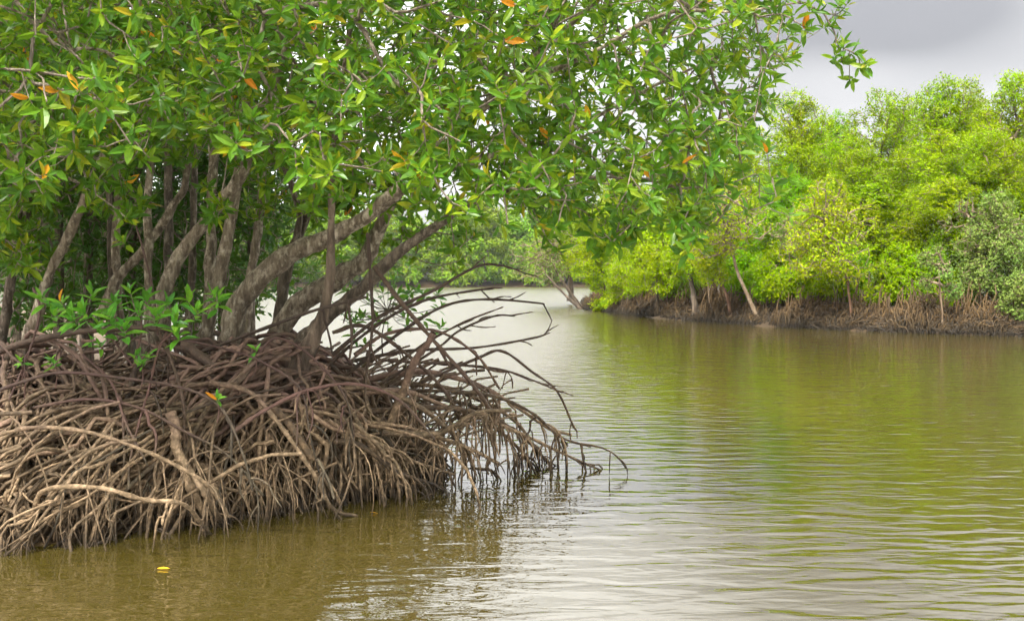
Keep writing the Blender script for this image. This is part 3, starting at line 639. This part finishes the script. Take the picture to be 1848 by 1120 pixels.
# fan of roots reaching out over the water
FAN = [
 [(520, 700, 10.9), (600, 690, 10.9), (700, 702, 11.0), (800, 706, 11.1), (890, 715, 11.2), (960, 745, 11.4), (1010, 790, 11.6), (1065, 803, 11.7)],
 [(600, 720, 10.7), (720, 705, 10.8), (800, 730, 11.0), (900, 765, 11.3), (960, 790, 11.5), (1020, 820, 11.7), (1080, 844, 11.75)],
 [(640, 690, 11.2), (750, 670, 11.3), (850, 690, 11.5), (920, 725, 11.7), (990, 770, 11.9), (1030, 785, 12.0)],
 [(640, 745, 10.8), (760, 735, 10.9), (850, 745, 11.1), (900, 775, 11.3), (940, 815, 11.6), (958, 838, 11.7)],
 [(560, 720, 10.5), (650, 700, 10.5), (740, 725, 10.6), (810, 775, 10.8), (845, 820, 11.0), (858, 853, 11.1)],
 [(620, 760, 10.4), (720, 765, 10.5), (790, 790, 10.7), (850, 810, 10.9), (900, 838, 11.3)],
 [(700, 700, 11.4), (800, 720, 11.6), (870, 740, 11.8), (950, 795, 12.0), (995, 845, 12.0)],
 [(690, 780, 10.4), (790, 780, 10.5), (860, 745, 10.5), (920, 740, 10.6)],
 [(580, 770, 10.2), (660, 790, 10.2), (740, 830, 10.4), (820, 855, 10.7)],
 [(560, 800, 9.9), (640, 800, 9.9), (720, 850, 10.1), (780, 872, 10.4), (790, 885, 10.5)],
 [(600, 700, 11.6), (720, 690, 11.7), (830, 705, 11.9), (930, 755, 12.2), (970, 820, 12.3)],
 [(500, 760, 9.9), (570, 745, 9.9), (650, 770, 9.95), (700, 830, 10.0), (725, 885, 10.1)],
]
for i, q in enumerate(FAN): hero('C' if i % 2 else 'B', q, r3.uniform(11, 16), r3.uniform(5, 8), M_root if i % 3 else M_rootd, 5+int(r3.integers(4, 12)), True)
# long individual roots across the tangle
for kx, q, w0, w1, m in [
 ('I', [(-30, 715, 8.9), (40, 690, 8.85), (110, 676, 8.8), (220, 676, 8.8), (330, 698, 8.8), (400, 740, 8.7), (440, 820, 8.6), (455, 880, 8.7)], 13, 8, M_rootr),
 ('E', [(300, 600, 9.2), (285, 640, 9.1), (270, 700, 9.0), (250, 760, 8.9), (238, 830, 8.8), (230, 880, 8.7)], 9, 7, M_rootr),
 ('E', [(298, 606, 9.2), (400, 628, 9.2), (470, 650, 9.2), (540, 700, 9.2), (560, 780, 9.2), (575, 850, 9.3)], 10, 7, M_rootr),
 ('E', [(288, 600, 9.2), (310, 660, 9.2), (330, 730, 9.1), (335, 800, 9.1)], 9, 6, M_rootd),
 ('J', [(-20, 790, 8.4), (60, 770, 8.4), (150, 780, 8.3), (260, 815, 8.3), (340, 850, 8.4), (380, 880, 8.5), (410, 930, 8.7)], 10, 8, M_root),
 ('I', [(60, 960, 8.5), (62, 915, 8.4), (85, 885, 8.3), (180, 880, 8.1), (260, 900, 8.2), (330, 912, 8.3), (365, 945, 8.7), (382, 962, 8.85)], 12, 9, M_root),
 ('D', [(420, 780, 9.0), (470, 745, 9.0), (550, 705, 9.1), (640, 690, 9.3), (720, 725, 9.5), (780, 790, 9.9)], 15, 9, M_rootr),
 ('D', [(380, 690, 9.4), (450, 705, 9.3), (500, 760, 9.2), (560, 850, 9.2), (600, 915, 9.4), (645, 930, 9.5)], 12, 8, M_root),
 ('F', [(330, 620, 10.2), (370, 650, 10.1), (420, 690, 9.9), (470, 720, 9.7), (520, 760, 9.6), (560, 830, 9.5)], 24, 14, M_rootd),
 ('E', [(308, 745, 9.0), (316, 775, 8.95), (318, 810, 8.9), (338, 850, 8.9), (345, 890, 8.9), (372, 930, 9.0)], 26, 18, M_root),
 ('E', [(330, 830, 8.9), (365, 880, 8.8), (390, 920, 8.9), (400, 945, 9.1)], 18, 13, M_root),
 ('B', [(560, 660, 11.0), (540, 700, 10.8), (530, 760, 10.5), (540, 830, 10.2)], 34, 20, M_rootd),
 ('C', [(782, 600, 10.4), (768, 620, 10.45), (750, 650, 10.5), (725, 710, 10.6), (700, 780, 10.6), (690, 840, 10.5)], 14, 22, M_root),
 ('A', [(60, 735, 8.9), (160, 720, 8.9), (250, 735, 8.9), (330, 775, 8.9), (410, 820, 9.0), (470, 890, 9.1)], 11, 8, M_rootr),
 ('J', [(-20, 640, 9.6), (60, 615, 9.5), (150, 600, 9.5), (250, 590, 9.6), (330, 600, 9.8)], 15, 12, M_rootd),
 ('F', [(350, 640, 10.2), (480, 590, 10.0), (560, 560, 9.9), (660, 535, 9.8)], 9, 6, M_rootd),
 ('D', [(465, 640, 9.7), (500, 610, 9.7), (560, 640, 9.7), (620, 720, 9.7), (640, 800, 9.7)], 10, 7, M_rootr),
 ('B', [(600, 600, 10.6), (660, 590, 10.7), (740, 640, 10.8), (800, 700, 11.0), (830, 760, 11.2)], 10, 7, M_rootd),
 ('B', [(640, 640, 10.6), (700, 600, 10.8), (790, 600, 11.0), (860, 640, 11.3), (900, 700, 11.6)], 9, 6, M_root),
 ('H', [(150, 640, 9.3), (200, 690, 9.0), (225, 760, 8.8), (260, 830, 8.7)], 9, 7, M_rootr),
 ('I', [(60, 520, 9.6), (75, 560, 9.4), (50, 640, 9.2), (20, 720, 9.0)], 9, 7, M_rootr),
]: hero(kx, q, w0, w1, m, 2)
# dead twigs jutting over the water
DEAD = [
 ('long bent dead twig reaching highest over the pale water', [(600, 640, 10.5), (690, 570, 10.5), (780, 525, 10.5), (858, 480, 10.6), (905, 479, 10.6), (935, 487, 10.6)], 8, 3),
 ('thin dead twig forking just under the highest bent one', [(560, 690, 10.6), (660, 600, 10.6), (760, 545, 10.7), (870, 522, 10.8), (905, 519, 10.8)], 7, 3),
 ('dead twig with a hooked end over the shining water', [(620, 680, 10.7), (720, 600, 10.8), (800, 556, 10.9), (870, 540, 11.0), (970, 546, 11.1), (982, 552, 11.1)], 7, 3),
 ('straight dead twig pointing up and right from the root fan', [(700, 670, 10.9), (760, 625, 11.0), (830, 585, 11.1), (905, 553, 11.2)], 7, 3),
 ('low dead twig with a blunt tip just above the root fan', [(690, 690, 10.8), (790, 630, 10.9), (830, 597, 11.0), (890, 570, 11.1), (928, 569, 11.1)], 6, 3),
 ('long dead twig lying almost level over the water, lowest forked one', [(640, 650, 11.0), (740, 632, 11.1), (860, 628, 11.3), (960, 611, 11.5), (992, 601, 11.6)], 8, 3),
 ('drooping dead twig that bends down toward the water at its end', [(760, 690, 11.2), (860, 645, 11.4), (905, 633, 11.5), (960, 670, 11.6), (1005, 705, 11.7), (1030, 760, 11.8), (1040, 776, 11.8)], 7, 3),
 ('dead twig sloping gently down to the right above the root fan', [(700, 650, 11.3), (800, 655, 11.4), (900, 664, 11.5), (960, 685, 11.6), (1012, 709, 11.7)], 7, 3),
 ('dark crossing stick slanting down from the leaning limb into the roots', [(675, 480, 10.3), (720, 540, 10.3), (770, 600, 10.4), (850, 690, 10.6), (900, 760, 10.9)], 9, 7),
 ('slim upright stick crossing the low dark limb', [(664, 420, 10.2), (668, 500, 10.2), (672, 590, 10.2), (660, 690, 10.3)], 8, 5),
]
for lb, q, w0, w1 in DEAD:
    P = np.array([W(*x) for x in q]); P = wob(P, .006); g = Geo(); d = q[0][2]
    root_tube(g, P, w0/2/F*d, w1/2/F*d, 6, len(P)*5); S = spline(P, 20)
    for j in r3.integers(10, 19, 3):
        q2 = S[j]+unit(S[min(19, j+1)]-S[j-1])*r3.uniform(.08, .3)+r3.normal(0, .06, 3); root_tube(g, np.array((S[j], (S[j]+q2)/2+r3.normal(0, .01, 3), q2)), w1*.5/F*d, w1*.3/F*d, 4, 6)
    tag(g.obj('dead_twig', M_rootd), lb, 'dead twig', 'dead twigs over the water')

# ------------------------------------------------------------------ saplings among the roots
def sapling(label, base, stems, ros, lsize, m=M_young, stem_m=M_rootr, r0=0.008, nl=8, yel=0, name='mangrove_sapling', tilt=(0, -.3, 1)):
    base = np.array(base); e = empty(name, base, label, 'sapling', 'green saplings among the roots')
    for q in stems:
        g = Geo(); root_tube(g, np.array([W(*x) for x in q]), r0, r0*.6, 6, 14); g.obj('stem', stem_m, e, base)
    P = np.array([W(*q) for q in ros]); ax_ = np.tile(np.array(tilt, float), (len(P), 1))+r3.normal(0, .28, (len(P), 3))
    if not stems or len(ros) > len(stems):
        hub = np.array([W(*q[-1]) for q in stems]) if stems else base[None]
        for p in P:
            j = np.argmin(((hub-p)**2).sum(1)); g = Geo(); mid = (hub[j]+p)/2+np.array([0, 0, -.05]); root_tube(g, np.array((hub[j], mid, p)), r0*.6, r0*.45, 5, 8); g.obj('stem', M_twig, e, base)
    LPs, LMs, LSs = rosettes(P, ax_, nl, lsize, (0.4, 1.6), r3)
    ys = set(r3.choice(len(LPs), yel, replace=False).tolist()) if yel else set()
    for i in range(len(LPs)):
        y_ = i in ys; leaf_obj('yellowed_leaf' if y_ else 'leaf', ('y' if y_ else ('s' if m is M_young else 'g'), i % 3), M_orange if y_ else m, e, LPs[i]-base, LMs[i], LSs[i])
    return e
bs = W(240, 660, 8.9)
sapling('broad bright green sapling spreading above the roots at left', bs,
  [[(240, 660, 8.9), (200, 610, 8.9), (150, 570, 8.9)], [(240, 660, 8.9), (255, 600, 8.9), (250, 560, 8.9)], [(240, 660, 8.9), (300, 610, 8.9), (340, 570, 8.9)]],
  [(75, 535, 8.9), (110, 545, 8.8), (130, 570, 8.7), (165, 530, 8.9), (150, 560, 8.6), (195, 570, 8.6), (205, 545, 9.0), (235, 525, 8.9), (250, 560, 8.7), (265, 535, 9.0), (280, 565, 8.6), (300, 550, 8.8), (315, 580, 8.6), (340, 535, 8.9), (355, 560, 8.7), (385, 530, 8.9), (320, 600, 8.7), (100, 570, 8.8), (225, 590, 8.6), (395, 540, 9.0), (180, 590, 8.7)], (.12, .185), nl=8, yel=1, r0=.009)
sapling('tall single red-stemmed sapling topped by one whorl of leaves', W(285, 605, 9.15), [[(285, 605, 9.15), (275, 520, 9.15), (258, 450, 9.15), (241, 392, 9.15)]], [(240, 385, 9.15), (228, 378, 9.1)], (.10, .15), m=M_leaf, r0=.011)
for lb, q in [('small leafy sprout between red roots below the broad sapling', [(255, 655, 8.7), (268, 640, 8.7), (245, 640, 8.75)]),
              ('small leafy sprout low among roots near the left edge', [(100, 655, 9.0), (92, 648, 9.0)]),
              ('tiny sprout at the far left edge among roots', [(38, 652, 9.1)]),
              ('little sprout with a yellow leaf lying over the root tangle', [(392, 718, 8.7)]),
              ('dim sprout just right of the broad sapling', [(460, 630, 9.3)]),
              ('faint sprout in shade under the broad sapling', [(165, 612, 9.2), (180, 622, 9.2)])]:
    x, y, d = q[0]; sapling(lb, W(x, y+45, d), [[(x, y+45, d), (x+3, y+20, d), (x, y, d)]], q, (.07, .12), r0=.005, nl=6, yel=1 if 'yellow' in lb else 0)
sapling('leafy sprouts growing behind the roots beside the pale water', W(690, 640, 12.2), [[(690, 640, 12.2), (690, 600, 12.2), (700, 560, 12.2)]],
  [(665, 540, 12.2), (690, 525, 12.1), (715, 530, 12.0), (740, 525, 12.2), (765, 530, 12.1), (790, 530, 12.2), (650, 570, 12.3), (680, 575, 12.2), (700, 600, 12.2), (640, 600, 12.3), (660, 620, 12.3), (740, 550, 12.2)]+[(float(r3.uniform(600, 800)), float(r3.uniform(465, 590)), float(r3.uniform(11.8, 13))) for _ in range(26)], (.10, .15), nl=7, yel=1)

# floating leaf
fl = W(283, 1027, 7.76); fl[2] = 0.008
o = leaf_obj('floating_leaf', ('y', 0), M_orange, None, fl, frames(np.array([[1, .12, 0.0]]), np.array([[0, -.4, 1.0]]))[0], 0.09)
tag(o, 'single yellow fallen leaf floating on the brown water', 'leaf')
fl = W(668, 922, 9.6); fl[2] = 0.008
o = leaf_obj('floating_leaf', ('y', 1), M_orange, None, fl, frames(np.array([[1, -.1, 0.0]]), np.array([[0, .2, 1.0]]))[0], 0.07)
tag(o, 'small yellowish leaf floating beside the root tips', 'leaf')

# ------------------------------------------------------------------ trees on the opposite bank
r4 = np.random.default_rng(77)
def bank_tree(label, cx, top, bot, hw, d, color, nros=800, trunk=None, tw=14, bm=M_barkf, nl=14, ls=(.11, .17), nlobe=20, shell=.5, tipr=.010, lkeep=1.0, name='mangrove_tree', lift=0.0, spread=(.35, 1.45)):
    top -= 22*(bot-top)/340; c = W(cx, (top+bot)/2, d); rz = (bot-top)/2/F*d; rx = hw/F*d; ry = rx*0.9
    zt = c[2]+rz; zb = c[2]-rz
    lobes = []
    for i in range(nlobe):
        v = (i+.5)/nlobe; zz = zb+(zt-zb)*(0.10+0.80*v); prof = math.sin(math.pi*min(1, 0.22+0.70*v))**0.7
        a = i*2.4+r4.uniform(-.4, .4); rr = prof*r4.uniform(.15, .85)*(0.35 if i == nlobe-1 else 1)
        s = r4.uniform(.26, .56)*max(.6, prof); lobes.append((c[0]+rx*rr*math.cos(a), c[1]+ry*rr*math.sin(a), zz, rx*s*1.15, ry*s*1.15, min(rx, rz)*s*1.0))
    if trunk: path = tp([(x, y, d+dd, wd*.62) for (x, y, dd, wd) in trunk])
    else:
        b_ = W(cx+r4.normal(0, hw*.15), bot+5, d); path = [(b_[0], b_[1], .7, tw/2/F*d), (b_[0]+.1, b_[1], (1+c[2])/2, tw*.42/F*d), (c[0], c[1], c[2], tw*.3/F*d), (c[0], c[1], zt-rz*.75, tw*.10/F*d)]
    if trunk: path = path+[(c[0], c[1], max(c[2], path[-1][2]+.3), path[-1][3]*.7), (c[0]+.1, c[1], zt-rz*.75, path[-1][3]*.3)]
    b_ = path[0]
    return simple_tree(name, label, 'tree', 'trees on the opposite bank', (b_[0], b_[1], b_[2]), path, lobes, int(nros*1.9), nl, ls, color, bm, M_twigb, LEAF_FAR, tipr, .07, 1.1, r=r4, shell=shell, lkeep=lkeep, tk=7, twk=2, spread=spread, jit=0.8, deep=0.7, flare=1.0)
BT = [
 ('rounded lime green tree, top of the low part of the skyline', 1440, 165, 470, 95, 58, M_g2, 1000),
 ('tall green tree whose crown bulges just right of the skyline dip', 1590, 165, 480, 100, 54, M_g1, 1100),
 ('tall dome-crowned green tree right of the bulging one on the skyline', 1705, 138, 480, 105, 50.5, M_g1, 1200),
 ('tallest green tree on the skyline at the right edge', 1830, 124, 500, 105, 47.5, M_g2, 1200),
 ('green tree on the bank seen through the right end of the hanging canopy', 1335, 215, 500, 92, 62, M_g2, 900),
 ('green tree half hidden behind the drooping canopy twigs', 1225, 265, 510, 85, 68, M_g1, 800),
 ('olive green tree behind the hanging leaves near the river bend', 1125, 310, 510, 75, 74, M_g2, 700),
 ('hazy green tree nearest the bend on the opposite bank', 1030, 365, 505, 65, 80, M_g1, 600),
 ('dark green tree filling the dip of the skyline', 1515, 205, 500, 65, 62, M_g5, 800),
 ('broad round green tree below the skyline, centre of the bank', 1560, 265, 515, 85, 48, M_g1, 900),
 ('broad lime tree filling the middle height right of centre', 1665, 245, 535, 110, 46, M_g2, 1200),
 ('deep green tree between the yellow one and the pale bare one', 1405, 300, 525, 75, 52, M_g5, 800),
 ('grey twiggy green tree at mid height near the right edge', 1795, 240, 520, 95, 43.5, M_g1, 900),
]
BT += [
 ('green tree low at the right edge behind the sage green one', 1850, 300, 570, 80, 45, M_g1, 700),
 ('green tree far back behind the yellow-green tree', 1530, 300, 545, 80, 56, M_g1, 700),
 ('lime tree far back behind the bright bush, right of centre', 1620, 300, 545, 80, 55, M_g2, 700),
 ('green tree far back beneath the tall dome-crowned tree', 1720, 300, 550, 80, 52, M_g1, 700),
 ('green tree low behind the bush by the leaning trunk', 1430, 330, 545, 80, 58, M_g2, 700),
 ('green tree filling the gap behind the lime tree, below the skyline', 1480, 240, 500, 70, 66, M_g1, 700),
 ('lime tree tucked behind the bulging crown, its top just showing', 1645, 185, 500, 70, 60, M_g2, 700),
 ('green tree tucked behind the two tallest crowns at right', 1765, 165, 500, 75, 56, M_g1, 800),
 ('bright green tree seen low behind the pale leaning tree', 1290, 290, 520, 75, 57, M_g2, 700),
 ('green tree seen low behind the stout paired trunks', 1190, 320, 520, 70, 62, M_g1, 600),
]
def copy_tree(src, loc, scale, rz, label, m):
    c = src.copy(); C.objects.link(c); c.location = loc; c.scale = scale; c.rotation_euler = (0, 0, rz); c['label'] = label
    for ch in src.children:
        d_ = ch.copy(); C.objects.link(d_); d_.parent = c
        if m and d_.name.startswith('crown'): d_.material_slots[0].link = 'OBJECT'; d_.material_slots[0].material = m
    return c
protoB = []
for bi, (lb, cx, top, bot, hw, d, m, nr_) in enumerate(BT):
    if bi < 6:
        e = bank_tree(lb, cx, top, bot, hw, d, m, nros=1250); protoB.append((e, hw/F*d, W(cx, top-22*(bot-top)/340, d)[2]-.7)); continue
    e, hm, zm = protoB[bi % 6]; k = hw/F*d/hm; b_ = W(cx, bot, d); zt = W(cx, top-22*(bot-top)/340, d)[2]-.7
    copy_tree(e, (b_[0], b_[1], .7), (k*1.18, k*1.1, zt/zm), r4.uniform(0, 6.28), lb, m)
bank_tree('bright yellow-green tree standing out on the opposite bank', 1488, 330, 510, 84, 42.6, M_g3, 520, [(1537, 582, 0, 17), (1532, 530, 0, 14), (1522, 480, 0, 12)], bm=M_barkr, lkeep=.45, tipr=.014, nlobe=22)
bank_tree('pale leaning tree with sparse bare twigs above the water', 1305, 325, 470, 78, 46.7, M_g3, 430, [(1368, 578, 0, 24), (1350, 535, 0, 20), (1331, 490, 0, 16), (1318, 440, 0, 11)], bm=M_barkp, lkeep=.20, tipr=.020)
bank_tree('low bushy tree with a flared trunk nearest the bend', 1180, 400, 528, 72, 54.9, M_g2, 620, [(1187, 558, 0, 40), (1186, 540, 0, 16), (1184, 490, 0, 7)], bm=M_barkf)
bank_tree('tree with a stout pair of grey trunks on the bank', 1250, 395, 500, 55, 51.4, M_g1, 420, [(1254, 558, 0, 34), (1250, 530, 0, 26), (1244, 480, 0, 20), (1240, 440, 0, 8)], bm=M_barkf)
bank_tree('small tree with a reddish trunk tilted to the left', 1285, 415, 512, 42, 48.6, M_g3, 260, [(1319, 572, 0, 20), (1312, 535, 0, 16), (1298, 500, 0, 13)], bm=M_barkr, lkeep=.6)
bank_tree('slim-trunked green tree at the bend end of the bank', 1080, 385, 528, 52, 63.9, M_g2, 420, [(1096, 556, 0, 12), (1090, 510, 0, 9), (1077, 450, 0, 6)], bm=M_barkf)
bank_tree('grey leafless-looking tree tangled at the tip of the bank', 990, 405, 515, 62, 70, M_g4, 420, [(1055, 560, 0, 10), (1025, 520, 0, 8), (1000, 480, 0, 6)], bm=M_barkf, lkeep=.25, tipr=.018)
bank_tree('bright green bush hanging low over the mud, right of centre', 1625, 440, 562, 82, 43.0, M_g1, 620, nlobe=8, name='mangrove_bush')
bank_tree('green bush between the leaning trunk and the yellow tree', 1410, 445, 548, 62, 46.8, M_g1, 480, nlobe=8, name='mangrove_bush')
bank_tree('deep green bush under the yellow tree', 1478, 460, 550, 55, 45.4, M_g1, 400, nlobe=7, name='mangrove_bush')
bank_tree('green bush behind the reddish tilted trunk', 1330, 450, 540, 48, 50.2, M_g5, 330, nlobe=7, name='mangrove_bush')
bank_tree('sage green feathery tree at the right edge above the water', 1795, 345, 560, 78, 40.5, M_g4, 620, [(1782, 605, 0, 13), (1785, 560, 0, 9), (1790, 490, 0, 6)], ls=(.10, .15), lkeep=.75, bm=M_barkr)
bank_tree('slender pale sapling tree standing in the water by the bank', 1695, 440, 540, 36, 39.6, M_g4, 150, [(1701, 606, 0, 12), (1700, 560, 0, 10), (1696, 515, 0, 8)], bm=M_barkp, ls=(.09, .14), lkeep=.45, tipr=.014, nlobe=6)
bank_tree('yellowish low bush at the water edge, far right', 1835, 490, 590, 45, 38.7, M_g4, 260, nlobe=12, lkeep=.6, name='mangrove_bush')
bank_tree('low green bush right of the slender sapling tree', 1740, 480, 570, 45, 41.6, M_g1, 300, nlobe=6, name='mangrove_bush')
bank_tree('small yellow-green shrub at the tip of the bank', 1105, 525, 562, 35, 64, M_g3, 160, nlobe=5, name='mangrove_bush', ls=(.15, .22))

for (lb, cx, top, bot, hw, d, tr) in [
 ('thin pale stem with bare twigs just left of the yellow-green tree', 1425, 380, 470, 40, 46.2, [(1440, 580, 0, 8), (1432, 520, 0, 7), (1424, 460, 0, 5)]),
 ('thin bare-twigged tree between the stout paired trunks and the pale leaning one', 1275, 350, 470, 45, 51.0, [(1283, 575, 0, 8), (1278, 520, 0, 7), (1275, 450, 0, 5)]),
 ('bare-twigged leaning stem behind the sage green feathery tree', 1745, 350, 480, 45, 41.2, [(1775, 590, 0, 9), (1760, 530, 0, 8), (1748, 460, 0, 6)])]:
    bank_tree(lb, cx, top, bot, hw, d, M_g4, 170, tr, bm=M_barkp, lkeep=.12, tipr=.013, nlobe=8)
for (lb, cx, top, bot, hw, d, m) in [
 ('dark green low bush behind the stout paired trunks', 1225, 455, 545, 60, 55.5, M_g5), ('dark green low bush behind the yellow-green tree trunk', 1545, 455, 560, 60, 45.8, M_g5),
 ('low green bush left of the flared trunk', 1130, 450, 545, 50, 61, M_g1), ('dark green low bush left of the slender sapling tree', 1685, 460, 570, 60, 43.2, M_g5), ('dark green low bush behind the pale leaning trunk', 1375, 460, 550, 55, 49.5, M_g5)]:
    bank_tree(lb, cx, top, bot, hw, d, m, 300, nlobe=10, name='mangrove_bush')
# leaning bare poles at the tip of the bank
for lb, q in [('bare pole leaning left from the tip of the bank, lower one', [(1050, 560, 69), (1020, 532, 69), (985, 495, 69)]), ('bare pole leaning left from the tip of the bank, steeper one', [(1046, 556, 70), (1030, 530, 70), (1008, 495, 70), (995, 470, 70)])]:
    g = Geo(); root_tube(g, np.array([W(*x) for x in q]), .11, .06, 6, 12); tag(g.obj('leaning_pole', M_barkf), lb, 'dead trunk', 'bare leaning poles')

# fringe of short roots along the opposite bank
edge = np.array(RIGHT[1:9]); sg = np.linalg.norm(np.diff(edge, axis=0), axis=1); cm = np.concatenate(([0], np.cumsum(sg)))
n = 11000; s = r4.uniform(0, cm[-1], n); i = np.clip(np.searchsorted(cm, s, 'right')-1, 0, len(sg)-1); f = ((s-cm[i])/sg[i])[:, None]
e0 = edge[i]*(1-f)+edge[i+1]*f; td = (edge[i+1]-edge[i])/sg[i][:, None]; nr = np.stack((td[:, 1], -td[:, 0]), -1)
ins = np.abs(r4.normal(0, .9, n))-0.25
p1 = e0+nr*ins[:, None]; z1 = np.maximum(zright(p1[:, 0], p1[:, 1]), 0)-.05
L = r4.uniform(.08, .6, n); an = r4.normal(0, .8, n)
dirs = nr*np.cos(an)[:, None]+td*np.sin(an)[:, None]
p0 = p1+dirs*L[:, None]; z0 = z1+r4.uniform(.15, .95, n)*(0.6+0.4*np.sin(s*1.7)*np.sin(s*.61))
q = np.linspace(0, 1, 4)[None, :, None]; hx = np.sin(q*1.45)/math.sin(1.45); hz = (np.cos(q*1.45)-math.cos(1.45))/(1-math.cos(1.45))
P = np.concatenate((p0[:, None]+(p1-p0)[:, None]*hx, z1[:, None, None]+(z0-z1)[:, None, None]*hz), -1)+r4.normal(0, .04, (n, 4, 3))
R = r4.uniform(.009, .027, (n, 1))*np.linspace(1.1, .7, 4)[None]
nv = 900; kk = r4.integers(0, n, nv); pv0 = e0[kk]+nr[kk]*r4.uniform(.4, 3.0, (nv, 1)); zv = zright(pv0[:, 0], pv0[:, 1])-.05; hv = r4.uniform(.4, 1.3, nv)
PV = np.stack([np.concatenate((pv0+r4.normal(0, .06, (nv, 2))+nr[kk]*.12*q_*q_, (zv+hv*q_)[:, None]), -1) for q_ in (0, .4, .75, 1)], 1)
g = Geo(); g.add(*tubes(PV, np.tile(np.linspace(.032, .02, 4), (nv, 1)), 3), np.repeat(r4.random(nv), 9)); g.add(*tubes(P, R, 3), np.repeat(r4.random(n), 9)); tag(g.obj('root_fringe', M_fringe), 'brown fringe of stilt roots along the opposite muddy bank', 'roots', kind='stuff')

# ------------------------------------------------------------------ distant treeline across the bend
r5 = np.random.default_rng(9); protos = []
def far_proto(x, y):
    hgt = r5.uniform(11, 16); lobes = []
    for i in range(9):
        v = (i+.5)/9; a = i*2.4; rr = r5.uniform(.6, 3.0)*math.sin(math.pi*min(1, .25+.68*v)); lobes.append((x+rr*math.cos(a), y+rr*math.sin(a), 1.6+(hgt-3)*v, r5.uniform(1.7, 2.6), r5.uniform(1.7, 2.6), r5.uniform(1.3, 2.0)))
    path = [(x, y, 1, .22), (x+.2, y, hgt*.4, .17), (x, y, hgt*.7, .12), (x, y, hgt*.9, .05)]
    return simple_tree('distant_tree', 'hazy green tree in the distant treeline across the river bend', 'tree', 'distant trees across the river bend', (x, y, 1), path, lobes, 520, 10, (.42, .65), M_far, M_barkf, M_twigb, LEAF_FAR, .02, .12, 2.2, r=r5, shell=.5)
spots = []
for row, (dy, stp) in enumerate(((1.5, 4.6), (6, 5.0), (12, 6.0))):
    xx = -110.0
    while xx < 42:
        yb = np.interp(xx, [p[0] for p in FAR[:7]], [p[1] for p in FAR[:7]]); spots.append((xx+r5.normal(0, 1), yb+dy+r5.uniform(-1, 2))); xx += stp*r5.uniform(.75, 1.25)
spots += [(xx, 209+r5.uniform(0, 9)) for xx in np.arange(-8, 26, 2.6)]
for i, (x, y) in enumerate(spots):
    if i < 5: protos.append(far_proto(x, y)); continue
    src = protos[i % 5]; c = src.copy(); C.objects.link(c); c.location = (x, y, 1); c.rotation_euler = (0, 0, r5.uniform(0, 6.28)); k = r5.uniform(.95, 1.4); c.scale = (k, k, k*r5.uniform(.85, 1.1))
    for ch in src.children:
        d = ch.copy(); C.objects.link(d); d.parent = c

# ------------------------------------------------------------------ air
hz_ = Geo(); x0, x1, y0, y1, z0, z1 = -185, 185, -65, 335, -2.2, 32
hz_.add(np.array([(x0, y0, z0), (x1, y0, z0), (x1, y1, z0), (x0, y1, z0), (x0, y0, z1), (x1, y0, z1), (x1, y1, z1), (x0, y1, z1)], float),
        np.array([(0, 3, 2, 1), (4, 5, 6, 7), (0, 1, 5, 4), (1, 2, 6, 5), (2, 3, 7, 6), (3, 0, 4, 7)]))
m = bpy.data.materials.new('haze_air'); m.use_nodes = True; t = m.node_tree; t.nodes.clear(); o_ = t.nodes.new('ShaderNodeOutputMaterial')
pv = t.nodes.new('ShaderNodeVolumePrincipled'); pv.inputs['Color'].default_value = (.93, .96, 1, 1); pv.inputs['Density'].default_value = 0.00018; pv.inputs['Anisotropy'].default_value = 0.2
t.links.new(pv.outputs[0], o_.inputs['Volume'])
tag(hz_.obj('haze', m, smooth=False), kind='stuff')
